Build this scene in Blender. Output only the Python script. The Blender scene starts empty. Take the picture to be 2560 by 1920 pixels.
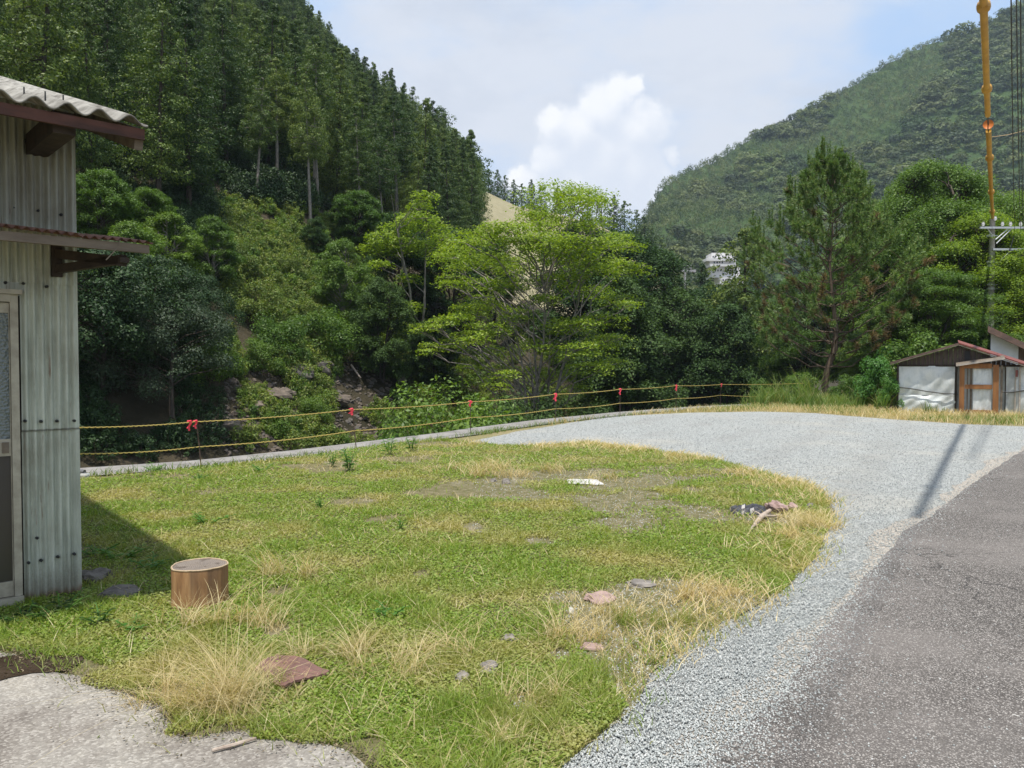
import bpy, math, random
import numpy as np
from mathutils import Vector, Matrix, geometry

# ------------------------------------------------------------------ scene, camera, light
S = bpy.context.scene
COL = S.collection
R = math.radians
PITCH, F, CZ = R(1.6), 1971.0, 1.6

cam = bpy.data.cameras.new('camera')
cam.sensor_width = 36.0
cam.lens = 36.0 * F / 2560.0
cam.clip_start, cam.clip_end = 0.05, 6000
camo = bpy.data.objects.new('camera', cam)
camo.location = (0, 0, CZ)
camo.rotation_euler = (R(90) - PITCH, 0, 0)
COL.objects.link(camo)
S.camera = camo

SUN = Vector((0.068, 0.225, -1.0))
sl = bpy.data.lights.new('sun', 'SUN')
sl.energy = 4.6
sl.angle = R(1.1)
sl.color = (1.0, 0.955, 0.88)
slo = bpy.data.objects.new('sun', sl)
slo.rotation_euler = SUN.to_track_quat('-Z', 'Y').to_euler()
COL.objects.link(slo)

S.view_settings.view_transform = 'Standard'
S.view_settings.look = 'None'
S.view_settings.gamma = 1.0
S.view_settings.exposure = 0.3
S.cycles.max_bounces = 6
S.cycles.diffuse_bounces = 3
S.cycles.glossy_bounces = 2
S.cycles.transmission_bounces = 4
S.cycles.volume_bounces = 0
S.cycles.transparent_max_bounces = 8


def ray(px, py):
    X, Y = (px - 1280) / F, (960 - py) / F
    c, s = math.cos(PITCH), math.sin(PITCH)
    return Vector((X, c + Y * s, -s + Y * c))


def at(px, py, depth):
    d = ray(px, py)
    return Vector((0, 0, CZ)) + d * (depth / d.y)


def gnd(px, py, z=0.0):
    d = ray(px, py)
    return Vector((0, 0, CZ)) + d * ((z - CZ) / d.z)


# ------------------------------------------------------------------ node helpers
def nn(nt, t, **k):
    n = nt.nodes.new(t)
    for a, b in k.items():
        setattr(n, a, b)
    return n


def setin(nt, sock, v):
    if hasattr(v, 'is_linked') or isinstance(v, bpy.types.NodeSocket):
        nt.links.new(v, sock)
    else:
        sock.default_value = v


def math_(nt, op, a, b=0.5, c=None, clamp=False):
    n = nn(nt, 'ShaderNodeMath', operation=op, use_clamp=clamp)
    setin(nt, n.inputs[0], a)
    setin(nt, n.inputs[1], b)
    if c is not None:
        setin(nt, n.inputs[2], c)
    return n.outputs[0]


def vmath(nt, op, a, b=None):
    n = nn(nt, 'ShaderNodeVectorMath', operation=op)
    setin(nt, n.inputs[0], a)
    if b is not None:
        setin(nt, n.inputs[1], b)
    return n


def mixc(nt, f, a, b, blend='MIX'):
    n = nn(nt, 'ShaderNodeMix', data_type='RGBA', blend_type=blend)
    setin(nt, n.inputs[0], f)
    for s, v in ((n.inputs[6], a), (n.inputs[7], b)):
        if isinstance(v, tuple) and len(v) == 3:
            v = (*v, 1)
        setin(nt, s, v)
    return n.outputs[2]


def noise(nt, vec, scale, detail=4, rough=0.55, dist=0.0, out=0):
    n = nn(nt, 'ShaderNodeTexNoise')
    n.inputs['Scale'].default_value = scale
    n.inputs['Detail'].default_value = detail
    n.inputs['Roughness'].default_value = rough
    n.inputs['Distortion'].default_value = dist
    if vec is not None:
        nt.links.new(vec, n.inputs['Vector'])
    return n.outputs[out]


def vor(nt, vec, scale, feat='F1', out='Distance', rnd=1.0):
    n = nn(nt, 'ShaderNodeTexVoronoi', feature=feat)
    n.inputs['Scale'].default_value = scale
    n.inputs['Randomness'].default_value = rnd
    if vec is not None:
        nt.links.new(vec, n.inputs['Vector'])
    return n.outputs[out]


def ramp(nt, f, stops, interp='LINEAR'):
    n = nn(nt, 'ShaderNodeValToRGB')
    n.color_ramp.interpolation = interp
    e = n.color_ramp.elements
    while len(e) < len(stops):
        e.new(0.5)
    for el, (p, c) in zip(e, stops):
        el.position = p
        el.color = (*c, 1) if len(c) == 3 else c
    setin(nt, n.inputs[0], f)
    return n.outputs[0]


def step(nt, f, lo, hi):
    n = nn(nt, 'ShaderNodeMapRange', interpolation_type='SMOOTHSTEP')
    setin(nt, n.inputs[0], f)
    n.inputs[1].default_value, n.inputs[2].default_value = lo, hi
    return n.outputs[0]


def gray(v):
    return (v, v, v)


def newmat(name):
    m = bpy.data.materials.new(name)
    m.use_nodes = True
    nt = m.node_tree
    b = nt.nodes['Principled BSDF']
    return m, nt, b


def bump(nt, b, h, strength=0.5, dist=0.01):
    n = nn(nt, 'ShaderNodeBump')
    n.inputs['Strength'].default_value = strength
    n.inputs['Distance'].default_value = dist
    setin(nt, n.inputs['Height'], h)
    nt.links.new(n.outputs[0], b.inputs['Normal'])


def coords(nt, kind='Object', scale=None):
    o = nn(nt, 'ShaderNodeTexCoord').outputs[kind]
    if scale:
        m = nn(nt, 'ShaderNodeMapping')
        m.inputs['Scale'].default_value = scale
        nt.links.new(o, m.inputs['Vector'])
        o = m.outputs[0]
    return o


def wpos(nt):
    return nn(nt, 'ShaderNodeNewGeometry').outputs['Position']


def simple(name, c1, c2=None, rough=0.7, scale=8.0, metal=0.0, bmp=0.0, stretch=None, spec=0.5):
    m, nt, b = newmat(name)
    c2 = c2 or tuple(x * 0.6 for x in c1)
    v = coords(nt, 'Object', stretch)
    f = noise(nt, v, scale, 6, 0.65)
    b.inputs['Base Color'].default_value = (*c1, 1)
    nt.links.new(ramp(nt, f, [(0.32, c2), (0.62, c1)]), b.inputs['Base Color'])
    b.inputs['Roughness'].default_value = rough
    b.inputs['Metallic'].default_value = metal
    b.inputs['Specular IOR Level'].default_value = spec
    if bmp:
        bump(nt, b, f, bmp, 0.01)
    return m


def leafmat(name, cols, trans=0.3, rough=0.5, vary=0.35, patch=0.0, patchcol=None, pscale=0.5, spec=0.35):
    """leaves differ from one another in colour; whole plants differ a little too"""
    m, nt, b = newmat(name)
    g = nn(nt, 'ShaderNodeNewGeometry')
    n = len(cols)
    c = ramp(nt, g.outputs['Random Per Island'], [((i + 0.5) / n, cc) for i, cc in enumerate(cols)])
    if patch:
        f = step(nt, noise(nt, g.outputs['Position'], pscale, 3), 0.5 - patch * 0.3, 0.75 - patch * 0.3)
        c = mixc(nt, f, c, patchcol)
    oi = nn(nt, 'ShaderNodeObjectInfo').outputs['Random']
    k = math_(nt, 'MULTIPLY_ADD', oi, 2 * vary, 1 - vary)
    hs = nn(nt, 'ShaderNodeHueSaturation')
    nt.links.new(c, hs.inputs['Color'])
    nt.links.new(k, hs.inputs['Value'])
    nt.links.new(math_(nt, 'MULTIPLY_ADD', oi, -0.04 * vary / 0.35, 0.515), hs.inputs['Hue'])
    c = hs.outputs[0]
    nt.links.new(c, b.inputs['Base Color'])
    b.inputs['Roughness'].default_value = rough
    b.inputs['Specular IOR Level'].default_value = spec
    t = nn(nt, 'ShaderNodeBsdfTranslucent')
    tc = mixc(nt, 1.0, c, (1.5, 1.55, 0.7), 'MULTIPLY')
    nt.links.new(tc, t.inputs['Color'])
    ms = nn(nt, 'ShaderNodeMixShader')
    ms.inputs[0].default_value = trans
    nt.links.new(b.outputs[0], ms.inputs[1])
    nt.links.new(t.outputs[0], ms.inputs[2])
    nt.links.new(ms.outputs[0], nt.nodes['Material Output'].inputs['Surface'])
    return m


# ------------------------------------------------------------------ world: Nishita sky with clouds
W = bpy.data.worlds.new('World')
S.world = W
W.use_nodes = True
wn = W.node_tree
bg = wn.nodes['Background']
bg.inputs['Strength'].default_value = 0.08
sky = nn(wn, 'ShaderNodeTexSky', sky_type='NISHITA')
sky.sun_disc = False
sun_to = -SUN.normalized()
sky.sun_elevation = math.asin(sun_to.z)
sky.sun_rotation = math.atan2(sun_to.x, sun_to.y)
sky.air_density, sky.dust_density, sky.ozone_density = 1.0, 1.0, 1.5
D = nn(wn, 'ShaderNodeTexCoord').outputs['Generated']
blobs = [(1500, 270, 92), (1430, 330, 95), (1545, 225, 62), (1600, 330, 84), (1500, 400, 125), (1575, 430, 112), (1610, 280, 48),
         (1685, 405, 30), (1375, 400, 62), (1450, 500, 130), (1320, 470, 60), (1300, 445, 35), (1640, 490, 80), (1370, 300, 46), (1465, 255, 50), (1590, 205, 36)]


def cloud_depth(vec):
    w1 = vmath(wn, 'SCALE', vmath(wn, 'SUBTRACT', noise(wn, vec, 10, 2, 0.5, out=1), (0.5, 0.5, 0.5)).outputs[0])
    w1.inputs['Scale'].default_value = 0.06
    w2 = vmath(wn, 'SCALE', vmath(wn, 'SUBTRACT', noise(wn, vec, 34, 7, 0.62, out=1), (0.5, 0.5, 0.5)).outputs[0])
    w2.inputs['Scale'].default_value = 0.034
    q = vmath(wn, 'ADD', vmath(wn, 'ADD', vec, w1.outputs[0]).outputs[0], w2.outputs[0]).outputs[0]
    best = None
    for px, py, r in blobs:
        n = vmath(wn, 'DISTANCE', q, tuple(ray(px, py).normalized()))
        v = math_(wn, 'MULTIPLY_ADD', n.outputs['Value'], -F / r, 1.0)
        best = v if best is None else math_(wn, 'SMOOTH_MAX', best, v, 0.12)
    return best


best = cloud_depth(D)
best_sun = cloud_depth(vmath(wn, 'ADD', D, (-0.012, 0.0, 0.026)).outputs[0])
cum = math_(wn, 'MULTIPLY', step(wn, best, -0.06, 0.42), 0.95)
st = nn(wn, 'ShaderNodeMapping')
st.inputs['Scale'].default_value = (1, 1, 2.1)
wn.links.new(D, st.inputs['Vector'])
nz = noise(wn, st.outputs[0], 2.3, 7, 0.55)
nz2 = noise(wn, st.outputs[0], 5.0, 6, 0.6)
layer = mixc(wn, step(wn, nz, 0.38, 0.60), (5.4, 7.5, 10.8), (8.9, 9.2, 9.9))
layer = mixc(wn, math_(wn, 'MULTIPLY', step(wn, nz2, 0.5, 0.75), 0.55), layer, (6.9, 7.4, 8.4))
base = mixc(wn, 0.84, sky.outputs[0], layer)
# cumulus: white where the lump is thick and faces up, blue-grey in the hollows
up = nn(wn, 'ShaderNodeSeparateXYZ')
wn.links.new(D, up.inputs[0])
lum = math_(wn, 'MULTIPLY_ADD', math_(wn, 'SUBTRACT', best, best_sun), 0.6, math_(wn, 'MULTIPLY_ADD', step(wn, up.outputs['Z'], 0.20, 0.36), 0.42, 0.06))
ccol = mixc(wn, step(wn, lum, -0.1, 1.0), (8.0, 8.5, 9.5), (10.8, 10.8, 10.9))
skyc = mixc(wn, cum, base, ccol)
wn.links.new(skyc, bg.inputs['Color'])

# ------------------------------------------------------------------ object helpers
rng = np.random.default_rng(7)
random.seed(7)


def tag(o, label=None, cat=None, group=None, kind=None):
    if label: o['label'] = label
    if cat: o['category'] = cat
    if group: o['group'] = group
    if kind: o['kind'] = kind
    return o


def empty(name, loc, rz=0.0, scale=1.0):
    o = bpy.data.objects.new(name, None)
    o.empty_display_size = 0.2
    o.location = loc
    o.rotation_euler = (0, 0, rz)
    o.scale = (scale,) * 3 if not isinstance(scale, tuple) else scale
    COL.objects.link(o)
    return o


def link(name, me, mat=None, parent=None, loc=None):
    o = bpy.data.objects.new(name, me)
    if mat is not None and not me.materials:
        me.materials.append(mat)
    if parent is not None:
        o.parent = parent
    if loc is not None:
        o.location = loc
    COL.objects.link(o)
    return o


def np_mesh(name, verts, faces, mat=None, smooth=False):
    """verts (n,3), faces (m,k) with constant k"""
    verts = np.asarray(verts, dtype=np.float32)
    faces = np.asarray(faces, dtype=np.int32)
    me = bpy.data.meshes.new(name)
    m, k = faces.shape
    me.vertices.add(len(verts))
    me.vertices.foreach_set('co', verts.ravel())
    me.loops.add(m * k)
    me.loops.foreach_set('vertex_index', faces.ravel())
    me.polygons.add(m)
    me.polygons.foreach_set('loop_start', np.arange(0, m * k, k, dtype=np.int32))
    if smooth:
        me.polygons.foreach_set('use_smooth', np.ones(m, dtype=bool))
    me.update(calc_edges=True)
    if mat is not None:
        me.materials.append(mat)
    return me


class MB:
    """collects simple solids and links them as one mesh object"""
    def __init__(self):
        self.v, self.f = [], []

    def add(self, vs, fs):
        o = len(self.v)
        self.v += [tuple(p) for p in vs]
        self.f += [tuple(i + o for i in f) for f in fs]
        return self

    def box(self, lo, hi, M=None):
        (a, b, c), (d, e, f) = lo, hi
        vs = [Vector(p) for p in ((a, b, c), (d, b, c), (d, e, c), (a, e, c), (a, b, f), (d, b, f), (d, e, f), (a, e, f))]
        if M is not None:
            vs = [M @ p for p in vs]
        return self.add(vs, [(3, 2, 1, 0), (4, 5, 6, 7), (0, 1, 5, 4), (1, 2, 6, 5), (2, 3, 7, 6), (3, 0, 4, 7)])

    def bar(self, p, q, w, h, up=(0, 0, 1)):
        p, q = Vector(p), Vector(q)
        d = (q - p).normalized()
        s = d.cross(Vector(up)).normalized()
        u = s.cross(d)
        vs = []
        for e in (p, q):
            for a, b in ((-1, -1), (1, -1), (1, 1), (-1, 1)):
                vs.append(e + s * (a * w / 2) + u * (b * h / 2))
        return self.add(vs, [(0, 1, 2, 3), (7, 6, 5, 4), (0, 4, 5, 1), (1, 5, 6, 2), (2, 6, 7, 3), (3, 7, 4, 0)])

    def tube(self, pts, rad, n=8, caps=True):
        pts = [Vector(p) for p in pts]
        rad = rad if hasattr(rad, '__len__') else [rad] * len(pts)
        vs, fs = [], []
        for i, p in enumerate(pts):
            d = (pts[min(i + 1, len(pts) - 1)] - pts[max(i - 1, 0)])
            d = d.normalized() if d.length > 1e-9 else Vector((0, 0, 1))
            ref = Vector((0, 0, 1)) if abs(d.z) < 0.9 else Vector((1, 0, 0))
            s = d.cross(ref).normalized()
            u = d.cross(s)
            for k in range(n):
                a = 2 * math.pi * k / n
                vs.append(p + (s * math.cos(a) + u * math.sin(a)) * rad[i])
        for i in range(len(pts) - 1):
            for k in range(n):
                fs.append((i * n + k, i * n + (k + 1) % n, (i + 1) * n + (k + 1) % n, (i + 1) * n + k))
        if caps:
            fs.append(tuple(range(n)))
            fs.append(tuple((len(pts) - 1) * n + k for k in reversed(range(n))))
        return self.add(vs, fs)

    def mesh(self, name, mat=None, smooth=False):
        me = bpy.data.meshes.new(name)
        me.from_pydata(self.v, [], self.f)
        me.update()
        if smooth:
            me.polygons.foreach_set('use_smooth', [True] * len(me.polygons))
        if mat is not None:
            me.materials.append(mat)
        return me

    def build(self, name, mat, parent=None, smooth=False):
        return link(name, self.mesh(name, mat, smooth), None, parent)


def sheet(name, pts, z, mat, edge=0.0, stepl=0.15, seed=1, thick=0.0):
    """flat polygon with a ragged outline"""
    r = np.random.default_rng(seed)
    out = []
    n = len(pts)
    for i in range(n):
        a, b = Vector(pts[i][:2]), Vector(pts[(i + 1) % n][:2])
        L = (b - a).length
        k = max(1, int(L / stepl)) if edge else 1
        k = min(k, 160)
        nr = Vector((-(b - a).y, (b - a).x)).normalized()
        for j in range(k):
            p = a.lerp(b, j / k)
            if edge:
                p = p + nr * float((fbm(p.x, p.y, stepl * 7) - 0.5) * 6 * edge + r.normal(0, edge * 0.12))
            out.append((p.x, p.y, z))
    tris = geometry.tessellate_polygon([[Vector(p) for p in out]])
    me = bpy.data.meshes.new(name)
    fs = [t if (Vector(out[t[1]]) - Vector(out[t[0]])).cross(Vector(out[t[2]]) - Vector(out[t[0]])).z > 0 else (t[0], t[2], t[1]) for t in tris]
    vs = list(out)
    if thick:
        m = len(out)
        vs += [(x, y, zz - thick) for x, y, zz in out]
        fs = list(fs) + [(i, m + i, m + (i + 1) % m, (i + 1) % m) for i in range(m)]
    me.from_pydata(vs, [], fs)
    me.update()
    o = link(name, me, mat)
    return o


# numpy value noise on the plane
_P = rng.random((64, 64))


def vnoise(x, y, s):
    x, y = np.asarray(x) / s + 100.3, np.asarray(y) / s + 77.7
    xi, yi = np.floor(x).astype(int), np.floor(y).astype(int)
    fx, fy = x - xi, y - yi
    fx, fy = fx * fx * (3 - 2 * fx), fy * fy * (3 - 2 * fy)
    g = lambda a, b: _P[a % 64, b % 64]
    return (g(xi, yi) * (1 - fx) + g(xi + 1, yi) * fx) * (1 - fy) + (g(xi, yi + 1) * (1 - fx) + g(xi + 1, yi + 1) * fx) * fy


def fbm(x, y, s):
    return (vnoise(x, y, s) + 0.5 * vnoise(x, y, s / 2.1) + 0.25 * vnoise(x, y, s / 4.3)) / 1.75


def inpoly(x, y, poly):
    ins = np.zeros(len(x), bool)
    n = len(poly)
    for i in range(n):
        x1, y1 = poly[i][0], poly[i][1]
        x2, y2 = poly[(i + 1) % n][0], poly[(i + 1) % n][1]
        c = ((y1 > y) != (y2 > y)) & (x < (x2 - x1) * (y - y1) / (y2 - y1 + 1e-12) + x1)
        ins ^= c
    return ins


def unit(a):
    return a / (np.linalg.norm(a, axis=1, keepdims=True) + 1e-9)


def leaves(C, N, size, aspect=0.55, tilt=0.5, r=rng, fold=0.0):
    """diamond leaves: centres, rough normals, length"""
    n = len(C)
    N = unit(N + r.normal(0, tilt, (n, 3)))
    T = unit(np.cross(N, r.normal(0, 1, (n, 3))))
    B = np.cross(N, T)
    L = (np.asarray(size) * r.uniform(0.7, 1.3, n))[:, None] * 0.5
    Wd = L * aspect
    V = np.stack([C - T * L, C + B * Wd + N * fold * L, C + T * L, C - B * Wd + N * fold * L], 1).reshape(-1, 3)
    return V


def quadmesh(name, V, mat):
    return np_mesh(name, V, np.arange(len(V)).reshape(-1, 4), mat)


def blades(P, h, lean, w, seg=2, r=rng, az=None, droop=0.0):
    """grass blades as strips of quads"""
    n = len(P)
    az = r.uniform(0, 2 * np.pi, n) if az is None else az
    dx, dy = np.cos(az), np.sin(az)
    fa = r.uniform(0, 2 * np.pi, n)
    sx, sy = np.cos(fa), np.sin(fa)
    vs = []
    for i in range(seg + 1):
        t = i / seg
        off = lean * h * t ** 1.8
        zz = h * (t - droop * np.asarray(lean) * t ** 3 * 0.5)
        ww = w * (1 - t) ** 0.7 * 0.5 + w * 0.06
        c = np.stack([P[:, 0] + dx * off, P[:, 1] + dy * off, P[:, 2] + zz], 1)
        s = np.stack([sx * ww, sy * ww, 0 * ww], 1)
        vs += [c - s, c + s]
    k = 2 * (seg + 1)
    V = np.stack(vs, 1).reshape(-1, 3)
    f = np.array([[2 * i, 2 * i + 1, 2 * i + 3, 2 * i + 2] for i in range(seg)])
    Fc = (np.arange(n)[:, None, None] * k + f[None]).reshape(-1, 4)
    return V, Fc


# ------------------------------------------------------------------ terrain
NV = Vector((-0.83, 0.55))


def lerp_tab(x, tab):
    return np.interp(x, [t[0] for t in tab], [t[1] for t in tab])


def sil(tab):
    """silhouette pixels -> (azimuth, slope) table"""
    out = []
    for px, py in tab:
        d = ray(px, py)
        out.append((math.atan2(d.x, d.y), d.z / math.hypot(d.x, d.y)))
    return out


EL = sil([(-900, -900), (-300, -500), (300, -300), (640, -85), (734, 4), (807, 85), (868, 150), (913, 187), (982, 235), (1083, 300), (1132, 360), (1181, 425), (1215, 500)]) + \
    [(R(-1.2), 0.15), (R(0.5), 0.085), (R(5), 0.035), (R(12), -0.0), (R(20), -0.02), (R(80), -0.02)]
RSL = [(R(-60), 330), (R(-30), 300), (R(-15), 250), (R(-6), 190), (R(-2.5), 150), (R(1), 120), (R(12), 110), (R(80), 110)]
TREE_L = 10.0


def T(x, y):
    """height of the gorge, the far bank and the left mountain"""
    x, y = np.asarray(x, float), np.asarray(y, float)
    v = -0.83 * x + 0.55 * y
    az, r = np.arctan2(x, y), np.hypot(x, y)
    nz = (fbm(x, y, 9.0) - 0.5)
    zb = np.interp(v, [-400, 12.6, 20.5, 27, 40, 60, 150, 400], [-5.2, -5.2, -4.8, 0.4, 11.5, 22, 84, 255])
    zb = zb + nz * np.interp(v, [12, 22, 30, 60], [0.3, 1.2, 2.2, 5.0])
    E, rs = lerp_tab(az, EL), lerp_tab(az, RSL)
    zs = CZ + E * rs - TREE_L * np.clip((R(1.0) - az) / R(2.5), 0, 1)
    slp = np.interp(az, [R(-30), R(-16), R(-6), R(-2.5), R(0), R(4)], [0.42, 0.42, 0.30, 0.2, 0.12, 0.08])
    cap = np.where(r < rs, zs + slp * (r - rs), zs - 0.35 * (r - rs))
    cap = cap + nz * 3.0
    k = 3.0
    z = -k * np.log(np.exp(-np.clip(zb, -50, 600) / k) + np.exp(-np.clip(cap, -50, 600) / k))
    return np.maximum(z, -5.2 + 0.3 * nz)


ER = sil([(1585, 640), (1598, 570), (1612, 525), (1640, 478), (1660, 447), (1714, 418), (1778, 393), (1870, 338), (1961, 297), (2052, 252), (2143, 192),
          (2249, 128), (2303, 103), (2386, 76), (2463, 51), (2532, 7), (2900, -170), (3600, -400)])
RSR = [(R(7), 430), (R(12), 520), (R(20), 600), (R(33), 700), (R(60), 800)]


def TR(x, y):
    az, r = np.arctan2(x, y), np.hypot(x, y)
    E, rs = lerp_tab(az, ER), lerp_tab(az, RSR)
    E = np.where(az < ER[0][0], ER[0][1] - (ER[0][0] - az) * 2.0, E)
    rb = 0.52 * rs
    zs = CZ + E * rs - 3.0
    t = np.clip((r - rb) / (rs - rb), -0.6, 1)
    gul = (fbm(x, y, 110.0) - 0.5) * 64 * np.clip(t, 0, 1) * (1 - np.clip(t, 0, 1)) * 2.2
    z = np.where(r < rs, -3 + (zs + 3) * t, zs - 0.4 * (r - rs)) + gul
    return z


EH = sil([(980, 380), (1100, 415), (1180, 452), (1240, 482), (1300, 512), (1400, 535), (1500, 570), (1580, 610), (1640, 680), (1700, 780)])


def TH(x, y):
    az, r = np.arctan2(x, y), np.hypot(x, y)
    E = lerp_tab(az, EH)
    rs, rb = 215.0, 120.0
    zs = CZ + E * rs
    t = np.clip((r - rb) / (rs - rb), -0.5, 1)
    return np.where(r < rs, 2 + (zs - 2) * t, zs - 0.3 * (r - rs)) + (fbm(x, y, 40) - 0.5) * 3


def polar(name, fn, azs, rs, mat):
    A, Q = np.meshgrid(np.radians(azs), rs)
    X, Y = np.sin(A) * Q, np.cos(A) * Q
    Z = fn(X.ravel(), Y.ravel()).reshape(X.shape)
    V = np.stack([X, Y, Z], -1).reshape(-1, 3)
    nr, na = X.shape
    i = np.arange(nr - 1)[:, None] * na + np.arange(na - 1)[None]
    fc = np.stack([i, i + 1, i + na + 1, i + na], -1).reshape(-1, 4)
    me = np_mesh(name, V, fc[:, ::-1], mat, True)
    return tag(link(name, me), kind='structure')


def forest_floor(name, c1, c2, c3, scale=0.35):
    m, nt, b = newmat(name)
    p = wpos(nt)
    f = noise(nt, p, scale, 8, 0.65)
    g = noise(nt, p, scale * 9, 5, 0.7)
    c = ramp(nt, f, [(0.3, c1), (0.5, c2), (0.7, c3)])
    c = mixc(nt, math_(nt, 'MULTIPLY', step(nt, g, 0.45, 0.7), 0.6), c, c1)
    nt.links.new(c, b.inputs['Base Color'])
    b.inputs['Roughness'].default_value = 0.95
    b.inputs['Specular IOR Level'].default_value = 0.1
    bump(nt, b, g, 0.8, 0.15)
    return m


M_floor = forest_floor('forest_floor', (0.026, 0.024, 0.014), (0.055, 0.047, 0.029), (0.10, 0.08, 0.055))
M_hill = forest_floor('dry_hill_grass', (0.25, 0.225, 0.135), (0.31, 0.275, 0.175), (0.22, 0.215, 0.115), 0.12)
M_far = forest_floor('far_forest_floor', (0.04, 0.07, 0.022), (0.055, 0.09, 0.03), (0.07, 0.10, 0.04), 0.05)

polar('terrain', T, np.linspace(-72, 72, 230), np.concatenate([np.linspace(9, 60, 90), np.geomspace(61, 520, 70)]), M_floor)
polar('grass_hill', TH, np.linspace(-9, 11, 60), np.linspace(100, 270, 50), M_hill)
polar('mountain', TR, np.linspace(4, 62, 110), np.linspace(250, 1000, 80), M_far)

# ------------------------------------------------------------------ plots of ground
px = lambda L, z=0.0: [gnd(a * 1.15732, b * 1.15732, z) for a, b in L]     # points read off the 2212-wide view
EDGE = [gnd(a, b) for a, b in [(213, 1172), (471, 1154), (721, 1129), (1100, 1083), (1172, 1072), (1339, 1051), (1542, 1031), (1723, 1018), (1859, 1011)]]
EDGE = [Vector((-30, -4.5, 0)), Vector((-14, 6.6, 0))] + EDGE + [Vector((13.5, 36.5, 0)), Vector((21, 48, 0)), Vector((60, 105, 0))]

m, nt, b = newmat('dry_earth')
p = wpos(nt)
f1, f2, f3 = noise(nt, p, 0.6, 6), noise(nt, p, 14, 6, 0.7), noise(nt, p, 90, 3)
c = ramp(nt, f1, [(0.35, (0.19, 0.18, 0.06)), (0.5, (0.26, 0.22, 0.10)), (0.65, (0.33, 0.27, 0.15))])
c = mixc(nt, math_(nt, 'MULTIPLY', step(nt, f2, 0.45, 0.65), 0.5), c, (0.15, 0.15, 0.05))
c = mixc(nt, math_(nt, 'MULTIPLY', f3, 0.5), c, (0.12, 0.10, 0.05))
nt.links.new(c, b.inputs['Base Color'])
b.inputs['Roughness'].default_value = 0.95
bump(nt, b, f2, 0.7, 0.04)
M_earth = m

m, nt, b = newmat('gravel')
p = wpos(nt)
d1 = vor(nt, p, 62)
cc = vor(nt, p, 62, out='Color')
sp = nn(nt, 'ShaderNodeSeparateColor')
nt.links.new(cc, sp.inputs[0])
d2 = vor(nt, p, 24)
cc2 = vor(nt, p, 24, out='Color')
sp2 = nn(nt, 'ShaderNodeSeparateColor')
nt.links.new(cc2, sp2.inputs[0])
c = ramp(nt, sp.outputs[0], [(0.0, (0.25, 0.265, 0.26)), (0.35, (0.36, 0.38, 0.37)), (0.7, (0.47, 0.485, 0.47)), (1.0, (0.60, 0.61, 0.59))])
c2 = ramp(nt, sp2.outputs[0], [(0.0, (0.27, 0.285, 0.28)), (0.5, (0.42, 0.44, 0.425)), (1.0, (0.56, 0.57, 0.555))])
c = mixc(nt, 0.4, c, c2)
gap = step(nt, d1, 0.45, 0.75)
c = mixc(nt, math_(nt, 'MULTIPLY', gap, 0.65), c, (0.15, 0.15, 0.145))
big = noise(nt, p, 0.35, 4)
c = mixc(nt, math_(nt, 'MULTIPLY', step(nt, big, 0.5, 0.7), 0.45), c, (0.47, 0.44, 0.38))
tr_ = vmath(nt, 'DOT_PRODUCT', vmath(nt, 'ADD', p, vmath(nt, 'SCALE', noise(nt, p, 0.15, 2, out=1)).outputs[0]).outputs[0], (0.86, -0.5, 0.0)).outputs['Value']
tk = math_(nt, 'SINE', math_(nt, 'MULTIPLY', tr_, 4.0))
c = mixc(nt, math_(nt, 'MULTIPLY', step(nt, tk, 0.2, 1.0), math_(nt, 'MULTIPLY', step(nt, noise(nt, p, 0.25, 3), 0.4, 0.6), 0.4)), c, (0.30, 0.30, 0.285))
c = mixc(nt, math_(nt, 'MULTIPLY', step(nt, noise(nt, p, 1.3, 6, 0.7), 0.55, 0.75), 0.5), c, (0.27, 0.245, 0.20))
nt.links.new(c, b.inputs['Base Color'])
b.inputs['Roughness'].default_value = 0.9
b.inputs['Specular IOR Level'].default_value = 0.2
h = math_(nt, 'ADD', math_(nt, 'MULTIPLY', d1, -1.0), math_(nt, 'MULTIPLY', d2, -0.8))
bump(nt, b, h, 0.9, 0.02)
M_gravel = m

m, nt, b = newmat('asphalt')
p = wpos(nt)
d1 = vor(nt, p, 150)
cc = vor(nt, p, 150, out='Color')
sp = nn(nt, 'ShaderNodeSeparateColor')
nt.links.new(cc, sp.inputs[0])
c = ramp(nt, sp.outputs[1], [(0.0, (0.058, 0.051, 0.046)), (0.5, (0.128, 0.115, 0.104)), (0.7, (0.20, 0.181, 0.165)), (0.86, (0.34, 0.315, 0.29)), (1.0, (0.52, 0.49, 0.455))])
c = mixc(nt, math_(nt, 'MULTIPLY', step(nt, d1, 0.4, 0.75), 0.75), c, (0.04, 0.036, 0.034))
big = noise(nt, p, 0.7, 6, 0.6)
c = mixc(nt, math_(nt, 'MULTIPLY', step(nt, big, 0.42, 0.66), 0.42), c, (0.24, 0.217, 0.20))
c = mixc(nt, math_(nt, 'MULTIPLY', step(nt, noise(nt, p, 0.9, 6, 0.65, 0.8), 0.56, 0.7), 0.35), c, (0.075, 0.068, 0.062))
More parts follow.
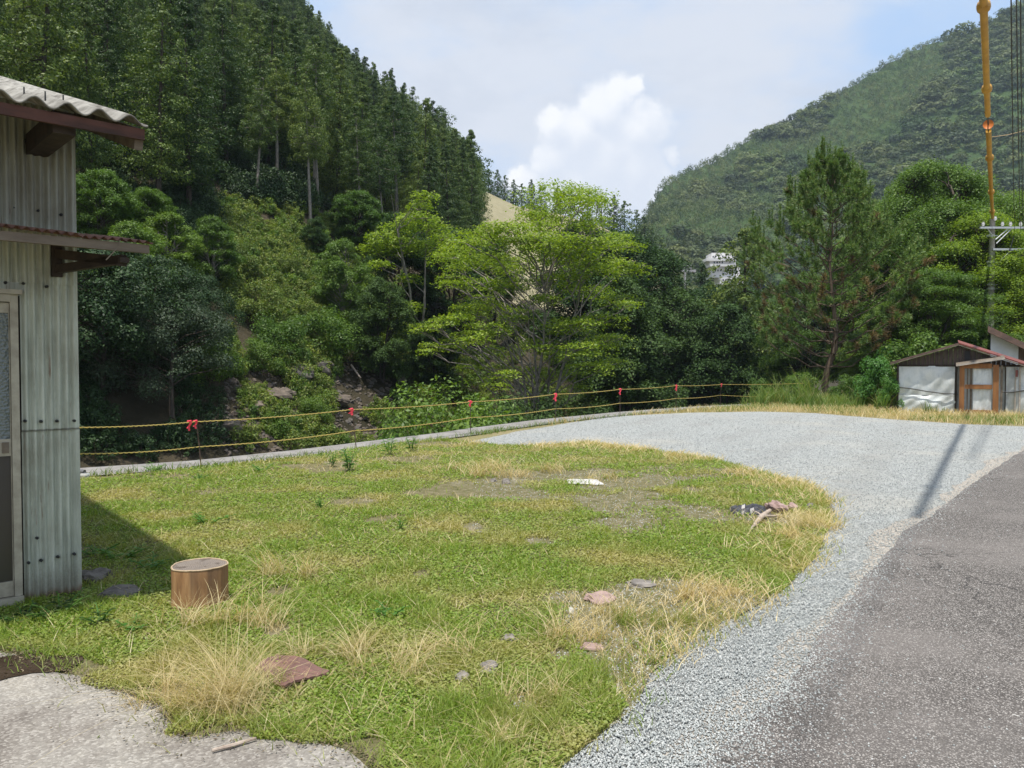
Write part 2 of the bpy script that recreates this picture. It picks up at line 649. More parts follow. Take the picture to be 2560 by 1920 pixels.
# hairline cracks
vd = nn(nt, 'ShaderNodeTexVoronoi', feature='DISTANCE_TO_EDGE')
vd.inputs['Scale'].default_value = 0.55
wv = vmath(nt, 'ADD', p, noise(nt, p, 1.6, 5, 0.6, out=1)).outputs[0]
nt.links.new(wv, vd.inputs['Vector'])
crack = math_(nt, 'MULTIPLY', math_(nt, 'LESS_THAN', vd.outputs['Distance'], 0.0045), step(nt, noise(nt, p, 0.4, 2), 0.42, 0.52))
c = mixc(nt, math_(nt, 'MULTIPLY', crack, 0.75), c, (0.03, 0.028, 0.026))
nt.links.new(c, b.inputs['Base Color'])
b.inputs['Roughness'].default_value = 0.85
b.inputs['Specular IOR Level'].default_value = 0.3
bump(nt, b, math_(nt, 'SUBTRACT', math_(nt, 'MULTIPLY', d1, -1.0), math_(nt, 'MULTIPLY', crack, 0.6)), 0.7, 0.008)
M_asphalt = m

m, nt, b = newmat('lawn_soil')
p = wpos(nt)
f1, f2, f3 = noise(nt, p, 0.9, 6, 0.6), noise(nt, p, 9, 6, 0.7), noise(nt, p, 60, 4, 0.7)
c = ramp(nt, f2, [(0.3, (0.085, 0.085, 0.035)), (0.5, (0.16, 0.145, 0.075)), (0.68, (0.26, 0.22, 0.15))])
c = mixc(nt, math_(nt, 'MULTIPLY', step(nt, f1, 0.55, 0.75), 0.6), c, (0.30, 0.265, 0.20))
c = mixc(nt, math_(nt, 'MULTIPLY', step(nt, f3, 0.5, 0.75), 0.5), c, (0.06, 0.055, 0.03))
nt.links.new(c, b.inputs['Base Color'])
b.inputs['Roughness'].default_value = 0.95
b.inputs['Specular IOR Level'].default_value = 0.1
bump(nt, b, f3, 0.8, 0.02)
M_soil = m

m, nt, b = newmat('worn_concrete')
p = wpos(nt)
f1, f2 = noise(nt, p, 1.7, 7, 0.62, 0.4), noise(nt, p, 55, 6, 0.75)
cc = vor(nt, p, 95, out='Color')
sp = nn(nt, 'ShaderNodeSeparateColor')
nt.links.new(cc, sp.inputs[0])
c = ramp(nt, f1, [(0.34, (0.10, 0.08, 0.064)), (0.44, (0.20, 0.175, 0.148)), (0.54, (0.28, 0.258, 0.225)), (0.68, (0.38, 0.345, 0.285))])
c = mixc(nt, 0.38, c, ramp(nt, sp.outputs[0], [(0, (0.12, 0.11, 0.10)), (0.7, (0.33, 0.31, 0.28)), (1, (0.6, 0.57, 0.52))]))
c = mixc(nt, math_(nt, 'MULTIPLY', step(nt, f2, 0.52, 0.8), 0.5), c, (0.10, 0.09, 0.08))
nt.links.new(c, b.inputs['Base Color'])
b.inputs['Roughness'].default_value = 0.92
bump(nt, b, math_(nt, 'ADD', f2, f1), 0.6, 0.012)
M_conc = m

GROUND = EDGE + [Vector((120, 105, 0)), Vector((120, -60, 0)), Vector((-30, -60, 0))]
tag(sheet('ground', GROUND, -0.012, M_earth), kind='structure')
GRAV = px([(880, 985), (1010, 955), (1060, 943), (1200, 917), (1330, 899), (1480, 891), (1640, 889), (1760, 892), (1900, 904), (2080, 916), (2212, 921), (2600, 935)]) + \
    [Vector((9, 2, 0)), Vector((4, -3, 0)), Vector((0, -3, 0)), Vector((-0.2, 3.2, 0))] + px([(1180, 1659), (1330, 1500), (1500, 1250), (1400, 1050), (1000, 1000)])
tag(sheet('gravel_yard', GRAV, -0.004, M_gravel, 0.05, 0.2, 3), kind='structure')
ROADL = [(1504, 1659), (1690, 1504), (1770, 1376), (1866, 1265), (1951, 1153), (2020, 1112), (2095, 1050), (2160, 1002), (2250, 955)]
ROAD = [Vector((0.0, -3, 0)), Vector((0.75, 1.0, 0))] + px(ROADL) + [Vector((30, 24, 0)), Vector((60, 40, 0)), Vector((60, -10, 0)), Vector((10, -12, 0))]
tag(sheet('road', ROAD, 0.006, M_asphalt, 0.018, 0.10, 4), kind='structure')
m, nt, b = newmat('road_grit')
p = wpos(nt)
cc = vor(nt, p, 120, out='Color')
sp = nn(nt, 'ShaderNodeSeparateColor')
nt.links.new(cc, sp.inputs[0])
c = ramp(nt, sp.outputs[0], [(0, (0.20, 0.175, 0.145)), (0.5, (0.34, 0.305, 0.26)), (1, (0.52, 0.48, 0.42))])
nt.links.new(c, b.inputs['Base Color'])
b.inputs['Roughness'].default_value = 0.9
bump(nt, b, vor(nt, p, 120), 0.7, 0.01)
M_grit = m
rl_ = px(ROADL)
sh_ = []
for i, p in enumerate(rl_):
    t_ = (rl_[min(i + 1, len(rl_) - 1)] - rl_[max(i - 1, 0)]).normalized()
    sh_.append(p + Vector((-t_.y, t_.x, 0)) * (0.14 + 0.05 * math.sin(i * 2.1)))
tag(sheet('road_shoulder', sh_ + [p + Vector((.3, 0, 0)) for p in reversed(rl_)], 0.001, M_grit, 0.045, 0.07, 9), kind='structure')
LAWN = px([(60, 1700), (250, 1750), (500, 1850), (900, 1900), (1100, 1800), (1215, 1659), (1330, 1560), (1420, 1460), (1530, 1380), (1670, 1300), (1760, 1210), (1796, 1130), (1788, 1080),
           (1745, 1050), (1640, 1022), (1550, 995), (1400, 972), (1270, 958), (1130, 966), (1030, 958), (960, 950), (820, 962), (650, 988), (430, 1010), (172, 1034), (60, 1040)]) + \
    [Vector((-5.6, 7.5, 0)), Vector((-4.2, 4.0, 0)), Vector((-2.9, 2.6, 0))]
tag(sheet('lawn', LAWN, 0.008, M_soil, 0.06, 0.12, 5), kind='structure')
APR = px([(-250, 1350), (60, 1425), (130, 1452), (240, 1490), (330, 1530), (400, 1600), (470, 1590), (560, 1578), (660, 1610), (760, 1625), (820, 1668), (900, 1760), (700, 1990), (-400, 1990)])
tag(sheet('concrete_apron', APR, 0.017, M_conc, 0.03, 0.08, 6), kind='structure')

SOILP = px([(-60, 1440), (60, 1425), (120, 1405), (190, 1425), (150, 1455), (70, 1462), (20, 1475), (-60, 1500)])
tag(sheet('soil_patch', SOILP, 0.022, forest_floor('wet_dirt', (0.05, 0.035, 0.022), (0.085, 0.06, 0.04), (0.14, 0.105, 0.075), 3.0), 0.03, 0.06, 12), kind='structure')

# coping and retaining wall of the river bank
inner = []
for i, p in enumerate(EDGE):
    a, c_ = EDGE[max(i - 1, 0)], EDGE[min(i + 1, len(EDGE) - 1)]
    t = (c_ - a).normalized()
    inner.append(p + Vector((t.y, -t.x, 0)) * 0.95)
mb = MB()
n = len(EDGE)
vs = []
for p, q in zip(EDGE, inner):
    o = (p - q).normalized()
    pj = p + o * (0.04 * random.uniform(-1, 1))
    vs += [(q.x, q.y, 0.012), (pj.x, pj.y, 0.016), (pj.x, pj.y, -0.22), (p.x - o.x * .08, p.y - o.y * .08, -0.23), (p.x + o.x * .9, p.y + o.y * .9, -5.4)]
fs = [(5 * i + k, 5 * i + k + 1, 5 * i + k + 6, 5 * i + k + 5) for i in range(n - 1) for k in range(4)]
mb.add(vs, fs)
M_cope = simple('coping_concrete', (0.27, 0.255, 0.24), (0.15, 0.14, 0.13), 0.9, 2.5, bmp=0.5)
rw = mb.build('retaining_wall', M_cope)
tag(rw, 'grey concrete coping of the river wall along the foot of the rope fence', 'wall')

# the river bed
wat = sheet('river', [Vector((-60, -20)), Vector((-40, 5)), Vector((-14, 22)), Vector((14, 62)), Vector((60, 150)), Vector((90, 140)), Vector((30, 62)), Vector((-6.5, 14)), Vector((-20, -10))], -4.95, None)
m, nt, b = newmat('river_water')
b.inputs['Base Color'].default_value = (0.03, 0.05, 0.045, 1)
b.inputs['Roughness'].default_value = 0.08
bump(nt, b, noise(nt, wpos(nt), 3, 3), 0.3, 0.05)
wat.data.materials.append(m)
tag(wat, kind='structure')
# ------------------------------------------------------------------ foliage materials
L_cedar = leafmat('cedar_leaf', [(0.031, 0.071, 0.012), (0.05, 0.104, 0.017), (0.074, 0.136, 0.023), (0.106, 0.163, 0.028)], 0.22, 0.55, 0.42)
L_far = leafmat('far_leaf', [(0.034, 0.082, 0.02), (0.05, 0.112, 0.025), (0.07, 0.138, 0.031), (0.10, 0.152, 0.042)], 0.2, 0.6, 0.48, patch=0.6, patchcol=(0.08, 0.115, 0.036), pscale=0.022)
L_lime = leafmat('lime_leaf', [(0.15, 0.23, 0.016), (0.20, 0.285, 0.02), (0.26, 0.33, 0.028), (0.11, 0.18, 0.016)], 0.38, 0.5, 0.18)
L_mid = leafmat('mid_leaf', [(0.08, 0.15, 0.022), (0.11, 0.195, 0.027), (0.15, 0.235, 0.034), (0.06, 0.115, 0.018)], 0.32, 0.5, 0.25)
L_dark = leafmat('dark_leaf', [(0.034, 0.072, 0.018), (0.05, 0.10, 0.024), (0.07, 0.13, 0.032), (0.026, 0.052, 0.014)], 0.22, 0.6, 0.25, spec=0.2)
L_deep = leafmat('deep_green_leaf', [(0.022, 0.05, 0.015), (0.034, 0.07, 0.02), (0.05, 0.092, 0.028), (0.016, 0.034, 0.011)], 0.14, 0.55, 0.2, spec=0.25)  # dark evergreen leaf with the deep shade of the left bank mixed in
L_grey = leafmat('grey_green_leaf', [(0.045, 0.07, 0.035), (0.065, 0.095, 0.048), (0.085, 0.115, 0.06), (0.035, 0.055, 0.026)], 0.18, 0.55, 0.2, spec=0.25)
L_pine = leafmat('pine_needle', [(0.09, 0.165, 0.038), (0.125, 0.205, 0.046), (0.165, 0.24, 0.06), (0.20, 0.23, 0.07)], 0.2, 0.5, 0.1)
L_brown = leafmat('dead_needle', [(0.16, 0.10, 0.04), (0.12, 0.075, 0.035), (0.20, 0.14, 0.06), (0.09, 0.08, 0.03)], 0.2, 0.7, 0.1)
L_weed = leafmat('weed_leaf', [(0.07, 0.17, 0.03), (0.10, 0.22, 0.035), (0.13, 0.25, 0.05)], 0.3, 0.5, 0.15)
L_scrub = leafmat('scrub_leaf', [(0.10, 0.16, 0.024), (0.15, 0.215, 0.03), (0.21, 0.255, 0.04), (0.13, 0.19, 0.03), (0.22, 0.22, 0.06), (0.06, 0.11, 0.02)], 0.3, 0.55, 0.2)
L_straw = leafmat('dry_grass', [(0.52, 0.39, 0.21), (0.64, 0.50, 0.30), (0.42, 0.31, 0.155), (0.70, 0.58, 0.39)], 0.3, 0.6, 0.08)
L_grass = leafmat('green_grass', [(0.18, 0.265, 0.033), (0.235, 0.32, 0.041), (0.29, 0.36, 0.058), (0.12, 0.195, 0.024), (0.345, 0.345, 0.11)], 0.35, 0.5, 0.1, patch=0.22, patchcol=(0.37, 0.325, 0.125), pscale=0.9)
L_reed = leafmat('reed_grass', [(0.10, 0.17, 0.03), (0.14, 0.22, 0.045), (0.18, 0.25, 0.06), (0.26, 0.26, 0.09)], 0.35, 0.5, 0.1)
B_brown = simple('bark_brown', (0.16, 0.12, 0.085), (0.07, 0.052, 0.04), 0.9, 14, bmp=0.8, stretch=(1, 1, 0.25), spec=0.1)
B_grey = simple('bark_grey', (0.30, 0.27, 0.235), (0.12, 0.105, 0.09), 0.9, 9, bmp=0.6, stretch=(1, 1, 0.3), spec=0.1)
B_dark = simple('bark_dark', (0.085, 0.07, 0.055), (0.04, 0.033, 0.027), 0.9, 12, bmp=0.6, stretch=(1, 1, 0.3), spec=0.1)


def limb(mb, a, b, r0, r1, r, sag=0.0, n=6, wob=0.06, k=5):
    a, b = Vector(a), Vector(b)
    L = (b - a).length
    pts, rad = [], []
    for i in range(k):
        t = i / (k - 1)
        p = a.lerp(b, t) + Vector((0, 0, sag * L * math.sin(math.pi * t)))
        if 0 < i < k - 1:
            p += Vector(r.normal(0, wob * L / 2, 3))
        pts.append(p)
        rad.append(r0 + (r1 - r0) * t)
    mb.tube(pts, rad, n)
    return pts


class Plant:
    """a plant's parts, built once and then copied: list of (name, mesh)"""
    def __init__(self, parts, H):
        self.parts, self.H = parts, H

    def place(self, name, loc, label, cat, H=None, wide=1.0, group=None, rz=None):
        s = (H / self.H) if H else 1.0
        e = empty(name, loc, random.uniform(0, 6.28) if rz is None else rz, (s * wide, s * wide, s))
        tag(e, label, cat, group)
        for n_, me in self.parts:
            o = bpy.data.objects.new(n_, me)
            o.parent = e
            COL.objects.link(o)
        return e

    def joined(self, name):
        """one mesh of all the parts, for the far mass of a wood"""
        vs, fs, mi, mats = [], [], [], []
        me = bpy.data.meshes.new(name)
        off = 0
        V, Q, I = [], [], []
        for i, (_, p) in enumerate(self.parts):
            a = np.zeros(len(p.vertices) * 3, np.float32)
            p.vertices.foreach_get('co', a)
            q = [tuple(x + off for x in f.vertices) for f in p.polygons]
            V += a.reshape(-1, 3).tolist()
            Q += q
            I += [i] * len(q)
            off += len(p.vertices)
            me.materials.append(p.materials[0])
        me.from_pydata(V, [], Q)
        me.polygons.foreach_set('material_index', I)
        me.update()
        return me


def cedar(seed, H=18.0, Rc=2.5, c0=0.25, nlev=17, leaf=0.22, mat=None, bark=None, sharp=0.7, per=70):
    r = np.random.default_rng(seed)
    mb = MB()
    lean = r.normal(0, 0.012, 2) * H
    mb.tube([(lean[0] * t, lean[1] * t, H * t - (0.8 if t == 0 else 0)) for t in (0, .25, .5, .75, .97)], [0.24, 0.2, 0.15, 0.09, 0.02], 6)
    C, N = [], []
    for k in range(nlev):
        t = k / (nlev - 1)
        z = H * (c0 + (1 - c0) * t)
        env = Rc * min(1.0, 0.55 + 1.6 * t) * (1 - t) ** sharp + 0.18
        nb = max(3, int(2 + 5.5 * (1 - t)))
        a0 = r.uniform(0, 6.28)
        for j in range(nb):
            a = a0 + 6.28 * j / nb + r.normal(0, 0.3)
            rr = env * r.uniform(0.6, 1.15)
            tip = np.array([math.cos(a) * rr, math.sin(a) * rr, z + r.normal(0, 0.35) - 0.10 * rr])
            base = np.array([0, 0, z + 0.25])
            if r.random() < 0.45:
                limb(mb, base, base + (tip - base) * 0.85, 0.05, 0.02, r, 0, 4, 0.02, 3)
            for fr_ in ((1.0, 0.62, 0.32) if rr > 1.3 else (0.95, 0.45)):
                n = int(per * r.uniform(0.6, 1.3))
                q = (0.34 + 0.17 * rr) * r.uniform(0.75, 1.2)
                u = unit(r.normal(0, 1, (n, 3)) + np.array([0.5 * math.cos(a), 0.5 * math.sin(a), 0.5]))
                cc_ = base + (tip - base) * fr_ + r.normal(0, 0.12, 3)
                C.append(cc_ + u * q * np.array([1, 1, 0.85]) * (r.uniform(0.25, 1.05, n)[:, None] ** 0.45))
                N.append(u + np.array([0, 0, 0.2]))
    C, N = np.concatenate(C), np.concatenate(N)
    C[:, :2] += lean * (C[:, 2:3] / H)
    V = leaves(C, N, leaf, 0.45, 0.4, r)
    return Plant([('trunk', mb.mesh('cedar_trunk', bark or B_dark)), ('crown', quadmesh('cedar_crown', V, mat or L_cedar))], H)


def spray_tree(seed, H, Rc, c0, pads, pr, mat, bark, leaf=0.17, dens=900, nstem=4, thick=0.16, droop=0.25, tr=0.2, flat=1.0, envelope=None, padlist=None, dome=0.0, outw=0.6):
    """broadleaf tree: several stems, limbs to flattened pads of leaves"""
    r = np.random.default_rng(seed)
    mb = MB()
    stems = []
    for s in range(nstem):
        a = 6.28 * s / nstem + r.normal(0, 0.4)
        top = np.array([math.cos(a) * Rc * 0.42 * r.uniform(0.4, 1), math.sin(a) * Rc * 0.42 * r.uniform(0.4, 1), H * r.uniform(0.72, 0.93)])
        if nstem == 1:
            top[:2] *= 0.15
        b0 = np.array([math.cos(a) * tr * 0.8, math.sin(a) * tr * 0.8, -0.8]) if nstem > 1 else np.array([0, 0, -0.8])
        mid = b0 * 0.5 + top * 0.5
        mid[:2] *= 0.65
        P = [Vector(b0), Vector(b0 * 0.75 + mid * 0.25) , Vector(mid) + Vector(r.normal(0, .2, 3)), Vector(mid * 0.5 + top * 0.5) + Vector(r.normal(0, .2, 3)), Vector(top)]
        mb.tube(P, [tr, tr * 0.8, tr * 0.58, tr * 0.36, tr * 0.12], 7)
        stems.append(P)
    if padlist is None:
        padlist = []
        for i in range(pads):
            t = r.uniform(0, 1)
            z = H * (c0 + (1 - c0) * t)
            env = Rc * (envelope(t) if envelope else (math.sin(math.pi * min(1, 0.18 + 0.80 * t)) ** 0.7))
            a = i * 2.399 + r.normal(0, 0.3)
            rr = env * math.sqrt(r.uniform(0.12, 1.0))
            padlist.append((math.cos(a) * rr, math.sin(a) * rr, z, pr * r.uniform(0.6, 1.25)))
    C, N, Sx = [], [], []
    for x, y, z, q in padlist:
        st = stems[r.integers(nstem)]
        best = min(stems, key=lambda s: (s[3] - Vector((x, y, z))).length + r.uniform(0, 1))
        # where the limb leaves the stem
        zz = max(0.15 * H, z - 0.45 * math.hypot(x, y) - 0.8)
        k = 0
        for i in range(4):
            if best[i].z <= zz <= best[i + 1].z:
                k = i
                break
        else:
            k = 3 if zz > best[4].z else 0
        tt = min(1, max(0, (zz - best[k].z) / max(1e-3, best[k + 1].z - best[k].z)))
        p0 = best[k].lerp(best[k + 1], tt)
        pts = limb(mb, p0, (x, y, z - 0.06), tr * 0.30, 0.018, r, 0.07, 5, 0.07, 6)
        for j in range(3):
            a = r.uniform(0, 6.28)
            limb(mb, pts[4], (x + math.cos(a) * q * 0.7, y + math.sin(a) * q * 0.7, z - 0.1), 0.025, 0.01, r, 0.03, 4, 0.06, 3)
        n = int(dens * q * q * r.uniform(0.8, 1.2))
        a = r.uniform(0, 6.28, n)
        # lobed outline
        ph = r.uniform(0, 6.28, 3)
        lob = 1 + 0.22 * np.sin(3 * a + ph[0]) + 0.16 * np.sin(5 * a + ph[1]) + 0.1 * np.sin(9 * a + ph[2])
        rho = np.sqrt(r.uniform(0, 1, n)) * lob
        layer = r.normal(0, thick, n) * q + np.where(r.random(n) < 0.3, -0.28 * q, 0)
        px_, py_ = np.cos(a) * rho * q, np.sin(a) * rho * q * flat
        pz = layer - droop * q * rho ** 2 + dome * q * np.sqrt(np.clip(1 - (rho / 1.3) ** 2, 0, 1))
        C.append(np.stack([x + px_, y + py_, z + pz], 1))
        N.append(np.stack([np.cos(a) * rho * outw, np.sin(a) * rho * outw, np.ones(n)], 1))
        Sx.append(np.full(n, leaf))
    C, N, Sx = np.concatenate(C), np.concatenate(N), np.concatenate(Sx)
    V = leaves(C, N, Sx, 0.55, 0.42, r)
    return Plant([('trunk', mb.mesh('tree_trunk', bark, True)), ('crown', quadmesh('tree_crown', V, mat))], H)


def dome_tree(seed, H, Rc, c0, nclump, cr, mat, bark, leaf=0.2, per=240, tr=0.22):
    """dense evergreen: many rounded clumps of leaves over a dome"""
    r = np.random.default_rng(seed)
    mb = MB()
    mb.tube([(0, 0, -0.8), (0.15, 0.1, H * 0.3), (0.0, 0.2, H * 0.6), (0.1, 0, H * 0.85)], [tr, tr * 0.8, tr * 0.5, tr * 0.15], 7)
    C, N = [], []
    for i in range(nclump):
        t = r.uniform(0, 1) ** 0.8
        a = i * 2.399 + r.normal(0, 0.4)
        z = H * (c0 + (1 - c0) * t) * 0.96
        env = Rc * (max(0.0, 1 - (max(0, t - 0.30) / 0.70) ** 2.0) ** 0.5) * (0.75 + 0.35 * min(1, t / 0.25)) * r.uniform(0.75, 1.08)
        if r.random() < 0.2:
            env *= 0.55
        c = np.array([math.cos(a) * env, math.sin(a) * env, z])
        q = cr * r.uniform(0.6, 1.3)
        if r.random() < 0.4:
            limb(mb, (0.05, 0.1, max(0.2 * H, z - 0.4 * env)), c, tr * 0.25, 0.03, r, 0.04, 4, 0.05, 4)
        n = int(per * (q / cr) ** 2)
        u = unit(r.normal(0, 1, (n, 3)) + np.array([0.5 * math.cos(a), 0.5 * math.sin(a), 0.55]))
        rad = q * r.uniform(0.55, 1.08, n)[:, None]
        C.append(c + u * rad * np.array([1, 1, 0.62]))
        N.append(u + np.array([0, 0, 0.4]))
    V = leaves(np.concatenate(C), np.concatenate(N), leaf, 0.55, 0.45, r)
    return Plant([('trunk', mb.mesh('tree_trunk', bark, True)), ('crown', quadmesh('tree_crown', V, mat))], H)


def bush(seed, H, Rc, mat, leaf=0.1, n=3500, nclump=14, stems=7):
    r = np.random.default_rng(seed)
    mb = MB()
    C, N = [], []
    for i in range(nclump):
        a, t = i * 2.399, r.uniform(0.1, 1)
        c = np.array([math.cos(a) * Rc * math.sqrt(r.uniform(0.05, 1)) * (1 - 0.45 * t), math.sin(a) * Rc * math.sqrt(r.uniform(0.05, 1)) * (1 - 0.45 * t), H * t * 0.85])
        if i < stems:
            limb(mb, (0, 0, -0.2), c, 0.035, 0.01, r, 0.05, 4, 0.05, 4)
        q = Rc * 0.36 * r.uniform(0.6, 1.2)
        k = n // nclump
        u = unit(r.normal(0, 1, (k, 3)) + np.array([0, 0, 0.4]))
        p = c + u * q * (r.uniform(0.25, 1, k)[:, None] ** 0.5)
        C.append(p)
        N.append(u + np.array([0, 0, 0.5]))
    C = np.concatenate(C)
    C[:, 2] = np.maximum(C[:, 2], 0.02)
    V = leaves(C, np.concatenate(N), leaf, 0.5, 0.5, r)
    return Plant([('stems', mb.mesh('bush_stems', B_brown)), ('foliage', quadmesh('bush_foliage', V, mat))], H)


# ------------------------------------------------------------------ the far woods: stuff drawn by geometry nodes
def scatter(name, pts, rot, scl, idx, meshes, kind='stuff', label=None, cat=None):
    coll = bpy.data.collections.new(name + '_kinds')
    for i, me in enumerate(meshes):
        coll.objects.link(bpy.data.objects.new('%s_%02d' % (name, i), me))
    me = bpy.data.meshes.new(name)
    n = len(pts)
    me.vertices.add(n)
    me.vertices.foreach_set('co', np.asarray(pts, np.float32).ravel())
    for nm, ty, arr in (('rot', 'FLOAT_VECTOR', rot), ('scl', 'FLOAT_VECTOR', scl)):
        me.attributes.new(nm, ty, 'POINT').data.foreach_set('vector', np.asarray(arr, np.float32).ravel())
    me.attributes.new('idx', 'INT', 'POINT').data.foreach_set('value', np.asarray(idx, np.int32))
    me.update()
    o = link(name, me)
    ng = bpy.data.node_groups.new(name, 'GeometryNodeTree')
    ng.interface.new_socket('Geometry', in_out='INPUT', socket_type='NodeSocketGeometry')
    ng.interface.new_socket('Geometry', in_out='OUTPUT', socket_type='NodeSocketGeometry')
    gi, go = ng.nodes.new('NodeGroupInput'), ng.nodes.new('NodeGroupOutput')
    ip, ci = ng.nodes.new('GeometryNodeInstanceOnPoints'), ng.nodes.new('GeometryNodeCollectionInfo')
    ci.inputs['Collection'].default_value = coll
    ci.inputs['Separate Children'].default_value = True
    ci.inputs['Reset Children'].default_value = True

    def na(nm, ty):
        a = ng.nodes.new('GeometryNodeInputNamedAttribute')
        a.data_type = ty
        a.inputs['Name'].default_value = nm
        return a.outputs[0]
    L = ng.links.new
    L(gi.outputs[0], ip.inputs['Points'])
    L(ci.outputs[0], ip.inputs['Instance'])
    ip.inputs['Pick Instance'].default_value = True
    L(na('idx', 'INT'), ip.inputs['Instance Index'])
    L(na('rot', 'FLOAT_VECTOR'), ip.inputs['Rotation'])
    L(na('scl', 'FLOAT_VECTOR'), ip.inputs['Scale'])
    L(ip.outputs[0], go.inputs[0])
    o.modifiers.new('scatter', 'NODES').node_group = ng
    return tag(o, label, cat, None, kind)


def poisson(xr, yr, d, n, ok, seed):
    """dart throwing on a grid"""
    r = np.random.default_rng(seed)
    grid, out = {}, []
    X, Y = r.uniform(*xr, n), r.uniform(*yr, n)
    good = ok(X, Y)
    for x, y in zip(X[good], Y[good]):
        i, j = int(x // d), int(y // d)
        if all((x - a) ** 2 + (y - b_) ** 2 > d * d for di in (-1, 0, 1) for dj in (-1, 0, 1) for a, b_ in grid.get((i + di, j + dj), ())):
            grid.setdefault((i, j), []).append((x, y))
            out.append((x, y))
    return np.array(out)


# cedars of the left mountain
CED = [cedar(11, 18, 4.0, 0.10, 19, sharp=.85), cedar(12, 18, 3.6, 0.14, 19, sharp=0.95), cedar(13, 18, 4.4, 0.12, 17, sharp=0.8), cedar(14, 18, 3.7, 0.12, 19, sharp=1.05), cedar(15, 18, 4.0, 0.18, 17, sharp=0.7)]
CEDT = [cedar(21, 18, 3.3, 0.46, 14, bark=B_grey), cedar(22, 18, 2.9, 0.46, 14, bark=B_grey), cedar(23, 18, 3.4, 0.5, 14, sharp=0.6, bark=B_grey)]


def ok_cedar(x, y):
    az, r_ = np.arctan2(x, y), np.hypot(x, y)
    v = -0.83 * x + 0.55 * y
    rs = lerp_tab(az, RSL)
    return (v > 39.0 + 3 * vnoise(x, y, 12) - 4 * (az < R(-20))) & (r_ < rs * 1.06) & (az > R(-37)) & (az < R(-3.0))


P_ = poisson((-190, 10), (20, 300), 2.6, 180000, ok_cedar, 5)
Z_ = T(P_[:, 0], P_[:, 1])
Rr = np.hypot(P_[:, 0], P_[:, 1])
azp = np.degrees(np.arctan2(P_[:, 0], P_[:, 1]))
# how large each shows: near ones in the frame first, each row hiding the feet of the next
seen = (azp > -33) & ((Z_ + 17 - CZ) / Rr < 0.56)
order = np.argsort(np.where(seen, Rr, 1e6))
one = order[:262]
rest = order[262:]
rr_ = np.random.default_rng(9)
VV = -0.83 * P_[:, 0] + 0.55 * P_[:, 1]
for i in one:
    x, y = P_[i]
    v = -0.83 * x + 0.55 * y
    edge = v < 44.5 and -20 < azp[i] < -8.0
    kinds = CEDT if edge else CED
    H = rr_.uniform(8.0, 12.5) * (0.9 if v < 42 else 1)
    e_ = kinds[rr_.integers(len(kinds))].place('cedar_tree', (x, y, Z_[i]),
        'tall cedar with a bare trunk at the lower edge of the plantation' if edge else 'dark green cedar in the dense stand on the steep left mountainside', 'cedar tree', H, rr_.uniform(0.85, 1.2),
        'bare trunked cedars along the foot of the plantation' if edge else 'cedars covering the left mountainside')
    e_.rotation_euler[0], e_.rotation_euler[1] = rr_.normal(0, .035), rr_.normal(0, .035)
n = len(rest)
hs = rr_.uniform(7.5, 13.5, n) / 18
kk_ = rr_.integers(0, 5, n)
azr = np.arctan2(P_[rest, 0], P_[rest, 1])
hi_ = Rr[rest] / lerp_tab(azr, RSL) > 0.62 + 0.25 * fbm(P_[rest, 0], P_[rest, 1], 25.0)
kk_ = np.where(hi_, 5 + kk_ % 3, kk_)
UPL = [dome_tree(400 + k, 18, 4.6, 0.3, 40, 1.7, L_cedar, B_dark, 0.5, 60) for k in range(3)]
scatter('cedar_forest', np.column_stack([P_[rest], Z_[rest] - np.where(hi_, 2.0, 0)]), np.column_stack([rr_.normal(0, .035, (n, 2)), rr_.uniform(0, 6.28, n)]),
        np.column_stack([hs * rr_.uniform(.85, 1.2, n)] * 2 + [hs]), kk_, [c.joined('cedar') for c in CED + UPL])

# the broadleaf wood on the far right mountain
def far_crown(seed, n=420):
    r = np.random.default_rng(seed)
    u = unit(r.normal(0, 1, (n, 3)))
    u[:, 2] = np.abs(u[:, 2])
    lump = 1 + 0.22 * np.sin(3 * u[:, 0] * 2 + seed) * np.cos(4 * u[:, 1] + seed) + 0.12 * np.sin(9 * u[:, 0] + 7 * u[:, 2])
    C = u * lump[:, None] * np.array([1, 1, 0.95]) * r.uniform(0.8, 1.05, n)[:, None]
    return quadmesh('far_crown', leaves(C, u + np.array([0, 0, .25]), 0.26, 0.6, 0.45, r), L_far)


def ok_far(x, y):
    az, r_ = np.arctan2(x, y), np.hypot(x, y)
    rs = lerp_tab(az, RSR)
    return (az > R(6)) & (az < R(38)) & (r_ < rs * 1.03) & (r_ > 0.5 * rs)


def stand(x, y):
    rel = np.hypot(x, y) / lerp_tab(np.arctan2(x, y), RSR)
    return fbm(x, y, 70.0) + rel * 0.62


